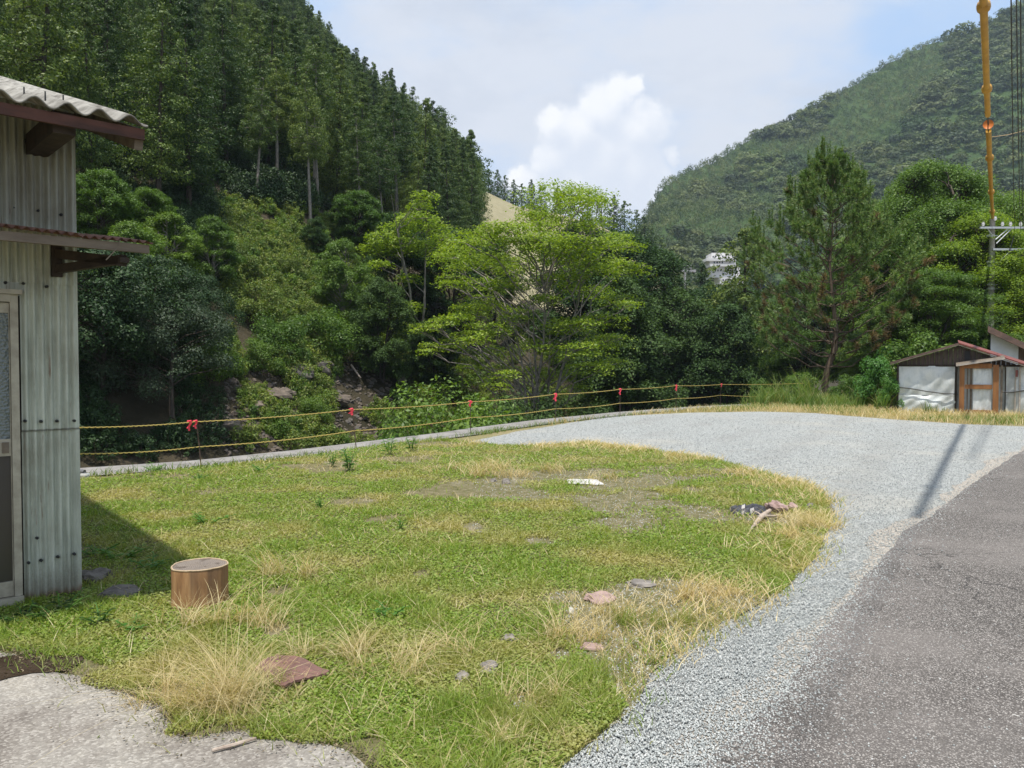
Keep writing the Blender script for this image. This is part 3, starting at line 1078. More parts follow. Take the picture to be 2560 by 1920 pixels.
FC = [far_crown(k) for k in range(4)]
Q_ = poisson((20, 560), (150, 840), 6.4, 60000, lambda x, y: ok_far(x, y) & (stand(x, y) < 1.13), 6)
n = len(Q_)
s = rr_.uniform(3.0, 4.6, n) * (0.75 + 0.9 * fbm(Q_[:, 0], Q_[:, 1], 40.0)) * np.where(rr_.random(n) < .12, 1.35, 1)
scatter('mountain_forest', np.column_stack([Q_, TR(Q_[:, 0], Q_[:, 1]) + 0.8]), np.column_stack([rr_.normal(0, .15, (n, 2)), rr_.uniform(0, 6.28, n)]),
        np.column_stack([s * rr_.uniform(.85, 1.2, n), s, s * rr_.uniform(.6, .95, n)]), rr_.integers(0, 4, n), FC)
q2 = Q_ + rr_.normal(0, 2.8, Q_.shape)     # smaller crowns that fill the gaps
s2 = rr_.uniform(1.6, 3.2, n)
scatter('mountain_undergrowth', np.column_stack([q2, TR(q2[:, 0], q2[:, 1]) + 0.4]), np.column_stack([np.zeros((n, 2)), rr_.uniform(0, 6.28, n)]),
        np.column_stack([s2, s2, s2 * 1.1]), rr_.integers(0, 4, n), [far_crown(k + 10, 160) for k in range(4)])
Q3 = poisson((20, 560), (150, 840), 3.5, 160000, lambda x, y: ok_far(x, y) & (stand(x, y) > 1.08), 16)
n = len(Q3)
s3 = rr_.uniform(1.5, 2.5, n)
scatter('mountain_conifers', np.column_stack([Q3, TR(Q3[:, 0], Q3[:, 1]) + 0.3]), np.column_stack([np.zeros((n, 2)), rr_.uniform(0, 6.28, n)]),
        np.column_stack([s3, s3, s3 * rr_.uniform(1.3, 2.1, n)]), rr_.integers(0, 4, n), [far_crown(k + 20, 140) for k in range(4)])

# conifers on the crest of the dry hill
HC = [cedar(31, 12, 3.0, 0.1, 13, 0.5, L_cedar, B_dark, 0.6, 16), cedar(32, 12, 3.6, 0.05, 12, 0.5, L_cedar, B_dark, 0.45, 16)]
for i, (px_, top, lab) in enumerate([(1200, 398, 'tallest dark conifer at the upper left end of the dry hill crest'), (1222, 425, None), (1243, 428, None), (1262, 440, None), (1284, 452, None), (1305, 462, None),
                              (1328, 452, None), (1352, 466, None), (1395, 470, None), (1430, 500, None), (1470, 500, None), (1505, 492, None), (1535, 492, None), (1560, 505, None), (1592, 530, None), (1611, 545, None), (1630, 575, None), (1655, 600, None)]):
    dep = 217 + 2 * (i % 3)
    tp = at(px_, top, dep)
    z = float(TH(tp.x, tp.y))
    H = max(5.0, tp.z - z)
    HC[i % 2].place('conifer', (tp.x, tp.y, tp.z - H), lab or 'small dark conifer in the row along the crest of the dry hill', 'conifer', H, 1.0, 'conifers on the crest of the dry hill')

# ------------------------------------------------------------------ trees of the two river banks
def put(pl, name, px_, top, depth, label, cat='tree', wide=1.0, group=None, base=None, rz=None):
    p = at(px_, top, depth)
    z = float(T(p.x, p.y)) if base is None else base
    pl.place(name, (p.x, p.y, z), label, cat, p.z - z, wide, group, rz)


def slope_pts(n, x0, x1, y0, y1, seed):
    """points of the far bank that show between two columns and two rows of the picture"""
    r_ = np.random.default_rng(seed)
    out = []
    for px_, py in zip(r_.uniform(x0, x1, n), r_.uniform(y0, y1, n)):
        d = ray(px_, py)
        ts = np.linspace(13, 110, 300)
        zz = CZ + d.z / d.y * ts
        xx = d.x / d.y * ts
        v_ = -0.83 * xx + 0.55 * ts
        g_ = T(xx, ts)
        hit = np.where((g_ > zz) & (v_ > 13.5))[0]
        if len(hit):
            i = hit[0]
            out.append((xx[i], ts[i], g_[i]))
    return np.array(out)


def put2(pl, name, px_, base, top, label, cat='tree', wide=1.0):
    P = slope_pts(1, px_, px_ + 1, base, base + 1, 1)[0]
    H = at(px_, top, P[1]).z - P[2]
    pl.place(name, tuple(P), label, cat, H, wide)


DE = [dome_tree(41, 12, 4.8, 0.26, 85, 1.3, L_deep, B_dark, 0.22, 280), dome_tree(42, 12, 4.5, 0.24, 80, 1.25, L_deep, B_dark, 0.22, 280)]
GE = [dome_tree(43, 8, 4.2, 0.22, 80, 1.1, L_grey, B_dark, 0.16, 260)]
ME = [spray_tree(51, 12, 4.6, 0.12, 80, 1.3, L_mid, B_grey, 0.24, 420, 3), spray_tree(52, 12, 4.3, 0.10, 80, 1.25, L_mid, B_grey, 0.24, 420, 4), spray_tree(53, 12, 5.0, 0.14, 80, 1.4, L_mid, B_dark, 0.24, 400, 3, dome=0.35)]
DS = [spray_tree(54, 13, 4.6, 0.06, 95, 1.25, L_dark, B_dark, 0.2, 520, 3, dome=0.3), spray_tree(55, 13, 4.2, 0.06, 95, 1.2, L_dark, B_dark, 0.2, 520, 2, dome=0.25)]
put2(DE[0], 'evergreen_tree', 255, 1010, 600, 'dark evergreen overhanging the river right beside the corrugated shed wall', wide=1.0)
put2(DE[1], 'evergreen_tree', 390, 950, 640, 'dark evergreen behind the grey green rounded tree on the river bank', wide=1.0)
put2(DE[0], 'evergreen_tree', 500, 930, 690, 'dark evergreen at the left edge of the open scrubby slope', wide=0.85)
put2(GE[0], 'evergreen_tree', 430, 1040, 752, 'grey green rounded evergreen with shiny leaves low over the dark river bank', wide=0.95)
put2(DE[1], 'evergreen_tree', 120, 1010, 560, 'dark evergreen mostly hidden behind the corrugated shed', wide=1.0)
put2(ME[2], 'broadleaf_tree', 250, 640, 425, 'broad olive green tree level with the rusty awning, below the cedars', wide=1.0)
put2(ME[1], 'broadleaf_tree', 420, 740, 535, 'bright green layered tree just right of the rusty awning', wide=1.15)
put2(ME[0], 'broadleaf_tree', 530, 720, 545, 'bright green layered tree below the bare cedar trunks', wide=1.0)
put2(ME[0], 'broadleaf_tree', 330, 790, 560, 'green layered tree just below the end of the rusty awning', wide=1.0)
put2(ME[2], 'broadleaf_tree', 370, 620, 470, 'olive green tree between the cedars and the bright layered trees', wide=1.2)
put2(ME[2], 'broadleaf_tree', 890, 640, 478, 'rounded green tree at the right hand foot of the cedar stand', wide=1.15)
put2(DS[1], 'broadleaf_tree', 790, 660, 545, 'dark layered tree at the upper edge of the open scrubby slope', wide=1.0)
put2(ME[1], 'broadleaf_tree', 855, 830, 600, 'layered green tree at the right edge of the open scrubby slope', wide=0.85)
put2(DS[0], 'broadleaf_tree', 1000, 800, 545, 'dark tree behind the left yellow green boughs', wide=1.0)
put2(DS[1], 'broadleaf_tree', 955, 960, 700, 'dark tree between the scrubby slope and the yellow green tree', wide=1.0)
put2(DS[0], 'broadleaf_tree', 1120, 840, 580, 'dark tree hidden behind the middle of the yellow green tree', wide=1.1)
put2(DS[1], 'broadleaf_tree', 1230, 860, 600, 'dark tree behind the stems of the yellow green tree', wide=1.1)
put2(DS[1], 'broadleaf_tree', 1080, 960, 800, 'low dark tree left below the yellow green tree', wide=1.3)
put(DS[1], 'broadleaf_tree', 1450, 560, 62, 'dark leafy tree behind the right shoulder of the yellow green tree', wide=1.1)
put(DS[0], 'broadleaf_tree', 1545, 590, 60, 'dark leafy tree whose crown meets the lower end of the far ridge', wide=1.0)
put(DS[1], 'broadleaf_tree', 1560, 700, 50, 'dark drooping tree over the rope fence right of the yellow green tree', wide=1.0)
put(DS[0], 'broadleaf_tree', 1640, 640, 66, 'dark leafy tree below the grey bridge rail', wide=1.0)
put(DS[1], 'broadleaf_tree', 1690, 730, 58, 'dark leafy tree above the middle of the far rope', wide=0.9)
put(DS[0], 'broadleaf_tree', 1760, 725, 70, 'dark leafy tree below the white hotel', wide=1.0)
put(DS[1], 'broadleaf_tree', 1815, 770, 56, 'low dark tree left of the pine', wide=1.0)
put(DS[0], 'broadleaf_tree', 1860, 735, 68, 'dark tree between the white hotel and the pine', wide=0.8)
put(cedar(61, 14, 3.4, 0.06, 18, 0.22, L_cedar, B_dark, 0.45, 80), 'conifer', 1864, 588, 62, 'rounded dark conifer directly right of the white hotel', 'conifer', 1.05)
put(cedar(62, 12, 2.0, 0.06, 18, 0.22, L_cedar, B_dark, 0.7, 60), 'conifer', 1752, 672, 76, 'pointed dark conifer in front of the white hotel', 'conifer', 0.8)

# the yellow green tree in the middle: stems and flat layered boughs
HT = at(1345, 1000, 40)
hz = float(T(HT.x, HT.y))
PADS = [(1390, 470, 3.0), (1460, 482, 2.4), (1510, 500, 1.0), (1335, 520, 1.7), (1400, 530, 2.6), (1355, 545, 2.2), (1480, 545, 1.7),
        (1290, 570, 2.4), (1370, 590, 2.6), (1440, 600, 2.6), (1530, 590, 2.0), (1570, 610, 1.5), (1215, 575, 1.9), (1250, 560, 1.6), (1165, 605, 2.0), (1120, 635, 1.8), (1220, 640, 2.3),
        (1300, 650, 2.4), (1500, 650, 2.3), (1560, 660, 1.8), (1410, 690, 2.3), (1200, 700, 2.2), (1130, 690, 1.5), (1480, 720, 2.2), (1545, 740, 1.7), (1205, 740, 1.5), (1170, 765, 1.7),
        (1230, 765, 2.0), (1290, 775, 1.6), (1140, 790, 1.5), (1100, 800, 1.3), (1220, 810, 1.8), (1430, 800, 2.3), (1500, 790, 2.0), (1520, 840, 1.9), (1460, 860, 2.0), (1180, 830, 1.6),
        (1130, 850, 1.7), (1240, 870, 1.6), (1350, 850, 1.6), (1160, 900, 1.5), (1260, 915, 1.5), (1340, 920, 1.6), (1410, 930, 1.9), (1480, 910, 1.7), (1530, 900, 1.4), (1390, 880, 1.6), (1220, 945, 1.3), (1440, 965, 1.5),
        (1340, 620, 2.0), (1270, 700, 1.6), (1360, 740, 1.4), (1300, 600, 1.8), (1180, 650, 1.6), (1430, 640, 2.0), (1080, 860, 1.2), (1060, 810, 1.0)]
pr_ = np.random.default_rng(77)
pl = []
for a, b_, q in PADS:
    w = at(a, b_, HT.y + pr_.uniform(-4.4, 3.6) * (0.5 if b_ < 520 else 1))
    pl.append((w.x - HT.x, w.y - HT.y, w.z - hz, q * 0.66))
    if pr_.random() < 0.75:
        w = at(a + pr_.normal(0, 18), b_ + 14, HT.y + pr_.uniform(-4.5, 4.5))
        pl.append((w.x - HT.x, w.y - HT.y, w.z - hz, q * 0.5))
hero = spray_tree(78, 11.8, 5.5, 0.2, 0, 1, L_lime, B_grey, 0.14, 470, 7, thick=0.065, droop=0.12, tr=0.13, padlist=pl, outw=0.4)
hero.place('broadleaf_tree', (HT.x, HT.y, hz), 'large yellow green many stemmed tree with flat layered boughs beyond the rope fence', 'tree', rz=0)
# its neighbour on the left
H2 = at(1040, 900, 46)
h2z = float(T(H2.x, H2.y))
pl = []
for a, b_, q in [(1040, 540, 1.9), (1000, 560, 1.6), (1090, 565, 1.7), (960, 585, 1.6), (1010, 600, 2.0), (1070, 610, 1.8), (935, 615, 1.4), (980, 620, 1.6), (1060, 485, 1.2), (1050, 510, 1.1), (950, 655, 1.0), (1110, 590, 1.3),
                 (925, 770, 1.5), (960, 785, 1.6), (1010, 760, 1.5), (930, 800, 1.3), (1000, 810, 1.7), (1040, 830, 1.4), (990, 870, 1.3), (960, 840, 1.2), (1020, 690, 1.2)]:
    w = at(a, b_, H2.y + pr_.uniform(-2.5, 2.5))
    pl.append((w.x - H2.x, w.y - H2.y, w.z - h2z, q * 0.74))
sp2_ = spray_tree(79, 10.5, 3.5, 0.2, 0, 1, L_lime, B_grey, 0.16, 540, 2, thick=0.085, droop=0.16, tr=0.12, padlist=pl, outw=0.4)
sp2_.place('broadleaf_tree', (H2.x, H2.y, h2z), 'slender yellow green tree standing left of the large layered tree', 'tree', rz=0)

# near bank on the right: a pine with a wood behind it
BR = [spray_tree(91, 13, 5.2, 0.10, 150, 1.15, L_mid, B_dark, 0.125, 820, 3, dome=0.25), spray_tree(92, 13, 5.0, 0.06, 150, 1.1, L_mid, B_dark, 0.125, 820, 4, dome=0.2),
      spray_tree(93, 13, 5.2, 0.08, 150, 1.1, L_lime, B_dark, 0.125, 820, 3, dome=0.2)]
put(BR[0], 'broadleaf_tree', 2340, 412, 46, 'tallest green tree behind the pine, with dark forking stems', wide=0.95, base=0)
put(BR[0], 'broadleaf_tree', 2285, 455, 50, 'broad green tree left of the tallest tree behind the pine', wide=0.95, base=0)
put(BR[1], 'broadleaf_tree', 2395, 470, 53, 'green tree filling the gap behind the tallest tree', wide=1.0, base=0)
put(BR[1], 'broadleaf_tree', 2205, 520, 52, 'green tree rising behind the right side of the pine', wide=0.8, base=0)
put(BR[2], 'broadleaf_tree', 2450, 550, 42, 'yellow green tree between the tallest tree and the utility pole', wide=1.25, base=0)
put(BR[1], 'broadleaf_tree', 2575, 490, 48, 'green tree right of the utility pole at the picture edge', wide=1.1, base=0)
put(BR[1], 'broadleaf_tree', 2340, 680, 38, 'lower green tree directly behind the small shed roof', wide=1.5, base=0)
put(BR[0], 'broadleaf_tree', 2480, 690, 50, 'green tree behind the blue grey building', wide=1.5, base=0)
put(BR[2], 'broadleaf_tree', 2590, 660, 44, 'yellowish tree behind the brown roof at the right edge', wide=1.4, base=0)
put(BR[1], 'broadleaf_tree', 2010, 690, 52, 'green tree behind the left side of the pine', wide=1.1, base=0)
put(BR[0], 'broadleaf_tree', 2130, 640, 55, 'green tree standing straight behind the pine', wide=1.1, base=0)
put(BR[1], 'broadleaf_tree', 2250, 760, 40, 'low leafy tree between the pine and the small shed', wide=1.7, base=0)


def pine(seed, H, Rc):
    r = np.random.default_rng(seed)
    mb, V1, V2 = MB(), [], []
    tr = [Vector((0, 0, -0.3)), Vector((-0.12, 0, 0.5)), Vector((0.02, 0.05, 1.3)), Vector((0.35, 0, 2.3)), Vector((0.38, 0, 3.2)), Vector((0.2, 0, 4.6)), Vector((0.05, 0, 6.2)), Vector((0.15, 0, 7.6)), Vector((0.14, 0, H))]
    mb.tube(tr, [0.19, 0.17, 0.15, 0.13, 0.115, 0.085, 0.06, 0.035, 0.012], 8)

    def trunk_at(z):
        for a, b in zip(tr, tr[1:]):
            if a.z <= z <= b.z:
                return a.lerp(b, (z - a.z) / (b.z - a.z))
        return tr[-1]

    def tuft(c, d, L, n, store, nl=0.22, w=0.032):
        """needles round a shoot of length L"""
        c, d = np.array(c), np.array(d) / np.linalg.norm(d)
        t = r.uniform(0, 1, n)
        u = unit(r.normal(0, 1, (n, 3)) * 0.8 + d * 0.75)
        p = c + d * (t[:, None] * L)
        tip = p + u * (nl * r.uniform(0.7, 1.2, n))[:, None]
        s = unit(np.cross(u, r.normal(0, 1, (n, 3)))) * (w / 2)
        store.append(np.stack([p - s, p + s, tip + s * 0.3, tip - s * 0.3], 1).reshape(-1, 3))

    z = 1.3
    while z < H - 0.5:
        t = z / H
        env = Rc * np.interp(t, [0.1, 0.25, 0.42, 0.6, 0.75, 0.88, 1.0], [0.75, 1.0, 0.95, 0.70, 0.42, 0.18, 0.05])
        nb = r.integers(5, 7)
        a0 = r.uniform(0, 6.28)
        for j in range(nb):
            a = a0 + 6.28 * j / nb + r.normal(0, 0.25)
            p0 = trunk_at(z)
            L = env * r.uniform(0.7, 1.12)
            rise = L * np.interp(t, [0.1, 0.4, 1], [0.42, 0.5, 1.1])
            end = p0 + Vector((math.cos(a) * L, math.sin(a) * L, rise))
            pts = limb(mb, p0, end, 0.045 * (1.1 - t * 0.7), 0.012, r, -0.09, 5, 0.05, 7)
            dead = t < 0.34
            for i in range(2, 7):
                if (dead and i < 5 and r.random() < 0.75) or (i < 4 and r.random() < 0.65):
                    continue
                for q in range(2 if i < 5 else 4):
                    da = a + r.normal(0, 0.8)
                    l2 = L * 0.20 * r.uniform(0.6, 1.3) + 0.12
                    e2 = pts[i] + Vector((math.cos(da) * l2, math.sin(da) * l2, l2 * r.uniform(0.3, 0.9)))
                    if r.random() < 0.6:
                        mb.tube([pts[i], e2], [0.012, 0.006], 3, False)
                    brown = dead and r.random() < 0.3 or r.random() < 0.02
                    tuft(e2, (math.cos(da) * 0.5, math.sin(da) * 0.5, 0.9), 0.28, 66, V2 if brown else V1)
                    if not dead and i >= 5 and r.random() < 0.42:       # upright candle
                        tuft(e2, (0, 0, 1), r.uniform(0.6, 1.25), 120, V1, 0.11)
        z += r.uniform(0.46, 0.66)
    for k in range(9):
        tuft(trunk_at(H - 1.0) + Vector((r.normal(0, .05 + .05 * k), r.normal(0, .05 + .05 * k), -0.16 * k)), (0, 0, 1), r.uniform(0.8, 1.3), 150, V1, 0.09)
    return Plant([('trunk', mb.mesh('pine_trunk', B_brown, True)), ('crown', quadmesh('pine_crown', np.concatenate(V1), L_pine)), ('dead_needles', quadmesh('pine_dead', np.concatenate(V2), L_brown))], H)


pb = gnd(2068, 990, 0.0)
pt = at(2085, 402, pb.y)
pine(95, pt.z, 3.35).place('pine_tree', (pb.x, pb.y, 0), 'bushy pine with upright shoots and browned lower branches at the gravel edge', 'pine tree', rz=0)

# ------------------------------------------------------------------ corrugated shed on the left
CB = gnd(198, 1486)
TH_ = R(43)
MS = Matrix.Translation(CB) @ Matrix.Rotation(TH_, 4, 'Z')
MSI = MS.inverted()
CAMV = Vector((0, 0, CZ))


def onfront(px_, py, yoff=0.0):
    """where the sight line of a pixel meets the plane y = yoff of the shed's own axes"""
    o, d = MSI @ CAMV, MSI.to_3x3() @ ray(px_, py)
    return o + d * ((yoff - o.y) / d.y)


zjoin_ = onfront(120, 1076).z
m, nt, b = newmat('corrugated_iron')
v = coords(nt)
f1 = noise(nt, coords(nt, 'Object', (1, 1, 0.12)), 16, 7, 0.65)
f2 = noise(nt, v, 2.2, 5)
f3 = noise(nt, v, 60, 4, 0.7)
c = ramp(nt, f1, [(0.3, (0.26, 0.28, 0.23)), (0.5, (0.42, 0.45, 0.38)), (0.7, (0.54, 0.57, 0.49))])
c = mixc(nt, math_(nt, 'MULTIPLY', step(nt, f2, 0.46, 0.7), 0.45), c, (0.20, 0.175, 0.12))
xyz = nn(nt, 'ShaderNodeSeparateXYZ')
nt.links.new(v, xyz.inputs[0])
# upper wall browned, shade of weak ground bounce painted in; rust at the foot
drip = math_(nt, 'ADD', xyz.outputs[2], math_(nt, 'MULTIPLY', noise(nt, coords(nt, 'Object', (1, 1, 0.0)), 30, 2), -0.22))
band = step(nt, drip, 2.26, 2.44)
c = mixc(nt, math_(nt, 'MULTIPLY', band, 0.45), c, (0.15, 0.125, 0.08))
foot = step(nt, math_(nt, 'ADD', xyz.outputs[2], math_(nt, 'MULTIPLY', f1, -0.16)), 0.0, -0.06)
c = mixc(nt, foot, c, (0.20, 0.10, 0.05))
c = mixc(nt, math_(nt, 'MULTIPLY', step(nt, f3, 0.6, 0.8), 0.5), c, (0.13, 0.12, 0.10))
rl = math_(nt, 'MULTIPLY', step(nt, noise(nt, coords(nt, 'Object', (1, 1, 0.08)), 40, 4), 0.58, 0.72), step(nt, noise(nt, v, 3, 3), 0.5, 0.62))
c = mixc(nt, math_(nt, 'MULTIPLY', rl, 0.8), c, (0.15, 0.065, 0.035))
seam = math_(nt, 'MULTIPLY', step(nt, math_(nt, 'ABSOLUTE', math_(nt, 'ADD', xyz.outputs[2], -zjoin_ - 0.004)), 0.012, 0.0), 0.8)
c = mixc(nt, seam, c, (0.07, 0.065, 0.055))
splash = math_(nt, 'MULTIPLY', step(nt, math_(nt, 'ADD', xyz.outputs[2], math_(nt, 'MULTIPLY', f3, -0.25)), 0.18, -0.08), 0.6)
c = mixc(nt, splash, c, (0.16, 0.13, 0.09))
nt.links.new(c, b.inputs['Base Color'])
b.inputs['Roughness'].default_value = 0.6
b.inputs['Metallic'].default_value = 0.0
bump(nt, b, f3, 0.15, 0.004)
M_iron = m
M_door = simple('aluminium_frame', (0.40, 0.37, 0.29), (0.26, 0.235, 0.18), 0.5, 10, bmp=0.1)
M_red = simple('red_brown_timber', (0.095, 0.038, 0.026), (0.035, 0.018, 0.014), 0.8, 14, bmp=0.4, stretch=(.2, 1, 1))
M_blackwood = simple('blackened_timber', (0.05, 0.035, 0.026), (0.02, 0.015, 0.012), 0.9, 12, bmp=0.4)
M_greywood = simple('grey_timber', (0.20, 0.165, 0.125), (0.10, 0.075, 0.055), 0.9, 10, bmp=0.4, stretch=(.15, 1, 1))
M_rustiron = simple('rusty_iron', (0.30, 0.15, 0.10), (0.14, 0.06, 0.04), 0.85, 9, bmp=0.4)
M_slate = simple('weathered_slate', (0.34, 0.325, 0.29), (0.11, 0.10, 0.085), 0.92, 7, bmp=0.5)
M_black = simple('black_rubber', (0.02, 0.02, 0.02), (0.012, 0.012, 0.012), 0.6, 20)
m, nt, b = newmat('frosted_glass')
d_ = vor(nt, coords(nt), 55)
b.inputs['Base Color'].default_value = (0.13, 0.155, 0.15, 1)
b.inputs['Roughness'].default_value = 0.14
b.inputs['Specular IOR Level'].default_value = 0.8
bump(nt, b, d_, 0.7, 0.012)
M_frost = m
m, nt, b = newmat('door_panel')
b.inputs['Base Color'].default_value = (0.045, 0.04, 0.034, 1)
b.inputs['Roughness'].default_value = 0.3
bump(nt, b, noise(nt, coords(nt), 40, 3), 0.2, 0.004)
M_dpanel = m

shed = empty('corrugated_shed', CB, TH_)
tag(shed, 'pale green corrugated iron shed with a sliding door and rusty awning at the left edge', 'shed')
OH = -0.8
e1, e0 = onfront(370, 325, OH), onfront(0, 236, OH)
xe, ze = e1.x, (e1.z + e0.z) / 2
sl_ = math.tan(R(18))
ztop = ze - OH * sl_ - 0.035
zjoin = onfront(120, 1076).z
xd = onfront(50, 1100).x
zd = onfront(40, 737).z
zs_ = onfront(25, 1490).z


def corr(x0, x1, z0, z1, y0=0.0, pitch=0.0475, amp=0.0125, nz_=2, wav=None):
    k = max(2, int(abs(x1 - x0) / pitch * 10))
    xs = np.linspace(x0, x1, k)
    zs2 = np.linspace(z0, z1, nz_)
    vs = [(x, y0 + amp * math.sin(2 * math.pi * x / pitch), z + ((wav(x) if wav else 0) if j == 0 else 0)) for j, z in enumerate(zs2) for x in xs]
    fs = [(j * k + i, j * k + i + 1, (j + 1) * k + i + 1, (j + 1) * k + i) for j in range(nz_ - 1) for i in range(k - 1)]
    return vs, fs


rw_ = random.Random(3)
jag = lambda x: 0.015 * math.sin(31 * x) + 0.012 * math.sin(77 * x + 1)
mb = MB()
mb.add(*corr(xd + .012, 0.0, -0.02, zjoin + 0.06, 0.0, wav=jag))
mb.add(*corr(xd + .012, 0.0, zjoin, zd + 0.16, -0.010, wav=lambda x: 0.004 * math.sin(40 * x)))
mb.add(*corr(-4.2, 0.012, zd + 0.08, ztop, -0.020))
mb.add(*corr(-4.2, xd - 1.75, -0.02, zd + 0.1, 0.0))
fw = mb.build('wall', M_iron, shed, True)
mb = MB()
ye = [i * 0.0119 for i in range(0, 470)]
vs = [(0.004 + 0.0085 * math.sin(2 * math.pi * y / .0475), y, z) for z in (-0.05, ztop) for y in ye]
vs = [(x, y, z + (y * sl_ if z == ztop else 0)) for x, y, z in vs]
k = len(ye)
mb.add(vs, [(i, i + 1, k + i + 1, k + i) for i in range(k - 1)])
mb.build('wall', M_iron, shed, True)
mb = MB()
mb.box((-0.012, -0.017, -0.01), (0.014, 0.012, ztop - .1))
mb.build('corner_trim', M_iron, shed)
mb = MB().box((-4.2, 0.06, -0.05), (xd - 1.8, 0.1, ztop)).box((xd - 1.8, 0.09, 0), (xd + 0.05, 0.13, zd))
mb.build('inner_lining', M_blackwood, shed)
# screw caps
for a, b_ in [(64, 1053), (104, 1054), (144, 1053), (187, 1052), (94, 1346), (73, 1408), (104, 1402), (146, 1393), (187, 1386),
              (65, 350), (137, 366), (38, 519), (97, 526), (154, 536), (15, 706), (60, 708), (118, 716), (152, 648)]:
    q = onfront(a, b_, -0.03)
    MB().tube([(q.x, -0.006, q.z), (q.x, -0.026, q.z), (q.x, -0.031, q.z)], [0.0105, 0.009, 0.004], 10).build('screw_cap', M_black, shed)
# roof: wavy slate sheets rising away from the eave
mb = MB()
pitch, amp = 0.170, 0.026
xs = np.arange(-4.4, xe + 0.001, pitch / 14)
xs = np.append(xs, xe)
ys = np.linspace(OH, 5.2, 8)
top = [(x, y, ze + (y - OH) * sl_ + amp * math.sin(2 * math.pi * (x - xe) / pitch - 0.9) + 0.03) for y in ys for x in xs]
bot = [(x, y, z - 0.012) for x, y, z in top]
k = len(xs)
fs = [(j * k + i, j * k + i + 1, (j + 1) * k + i + 1, (j + 1) * k + i) for j in range(7) for i in range(k - 1)]
nt_ = len(top)
fs += [tuple(nt_ + q for q in reversed(f)) for f in fs]
fs += [(i + 1, i, nt_ + i, nt_ + i + 1) for i in range(k - 1)]
fs += [(j * k + k - 1, nt_ + j * k + k - 1, nt_ + (j + 1) * k + k - 1, (j + 1) * k + k - 1)[::-1] for j in range(7)]
mb.add(top + bot, fs)
roof = mb.build('roof', M_slate, shed, True)
mb = MB()
for a, b_ in [(113, 238), (60, 225), (158, 245)]:
    q = onfront(a, b_, OH + 0.15)
    zz = ze + 0.15 * sl_ + 0.05
    mb.tube([(q.x, OH + 0.15, zz - 0.02), (q.x, OH + 0.15, zz + 0.035)], [0.005, 0.004], 6)
mb.build('roof_nail', M_black, roof)
mb = MB().box((-4.4, OH + 0.03, ze - 0.078), (xe - 0.01, OH + 0.055, ze - 0.012))
mb.build('eave_board', M_red, shed)
mb = MB().bar((xe - 0.035, OH + 0.056, ze - 0.075), (xe - 0.035, 5.1, ze - 0.075 + (5.1 - OH) * sl_), 0.05, 0.13)
mb.build('verge_board', M_greywood, shed)
q0, q1 = onfront(132, 300, OH + 0.1), onfront(190, 340, OH + 0.1)
mb = MB().box((q0.x, OH + 0.1, q1.z), (q1.x, 0.0, q1.z + 0.13))
mb.build('rafter_end', M_blackwood, shed)
MB().box((-2.2, OH + 0.12, q1.z), (-2.05, 0.0, q1.z + 0.13)).build('rafter_end', M_blackwood, shed)
# rusty awning over the door
OA = -0.62
a1, a0 = onfront(384, 606, OA), onfront(0, 572, OA)
xa, za = a1.x, (a1.z + a0.z) / 2
aw = empty('awning', (0, 0, 0))
aw.parent = shed
pitch, amp = 0.052, 0.009
xs = np.append(np.arange(-3.4, xa, pitch / 9), xa)
ys = [OA, OA / 2, -0.02]
vs = [(x, y, za + (y - OA) * 0.16 + amp * math.sin(2 * math.pi * x / pitch) + 0.004 * math.sin(x * 9) + (0.012 if x < xa - .42 else 0)) for y in ys for x in xs]
k = len(xs)
mb = MB().add(vs, [(j * k + i, j * k + i + 1, (j + 1) * k + i + 1, (j + 1) * k + i) for j in range(2) for i in range(k - 1)])
mb.add([(x, y, z - 0.004) for x, y, z in vs], [(j * k + i, (j + 1) * k + i, (j + 1) * k + i + 1, j * k + i + 1) for j in range(2) for i in range(k - 1)])
mb.build('awning_sheet', M_rustiron, aw, True)
mb = MB().box((-3.4, OA + 0.02, za - 0.066), (xa - 0.02, OA + 0.055, za - 0.012))
mb.build('awning_beam', M_greywood, aw)
bx = onfront(138, 660, -0.0).x
bq = onfront(140, 686, 0.0)
be = onfront(312, 650, OA + 0.1)
mb = MB().box((bx - 0.03, -0.055, bq.z - 0.02), (bx + 0.03, -0.021, za + 0.02))
mb.build('awning_bracket', M_blackwood, aw)
e_ = onfront(310, 640, OA + 0.1)
zl = onfront(310, 648, OA + 0.1).z
mb = MB().bar((bx, -0.03, bq.z + 0.03), (e_.x, OA + 0.09, zl), 0.045, 0.055).box((e_.x - 0.035, OA + 0.06, zl - 0.025), (e_.x + 0.02, OA + 0.13, za - 0.10))
mb.bar((bx, -0.03, za - 0.05), (e_.x, OA + 0.09, za - 0.125), 0.045, 0.06)
mb.build('awning_brace', M_blackwood, aw)
w1, w2 = onfront(300, 600, OA), onfront(265, 650, OA)
mb = MB().tube([(w1.x, OA - .005, w1.z), (w1.x - .03, OA - .008, (w1.z + w2.z) / 2), (w2.x, OA, w2.z)], 0.004, 5)
mb.build('wire_tie', M_greywood, aw)
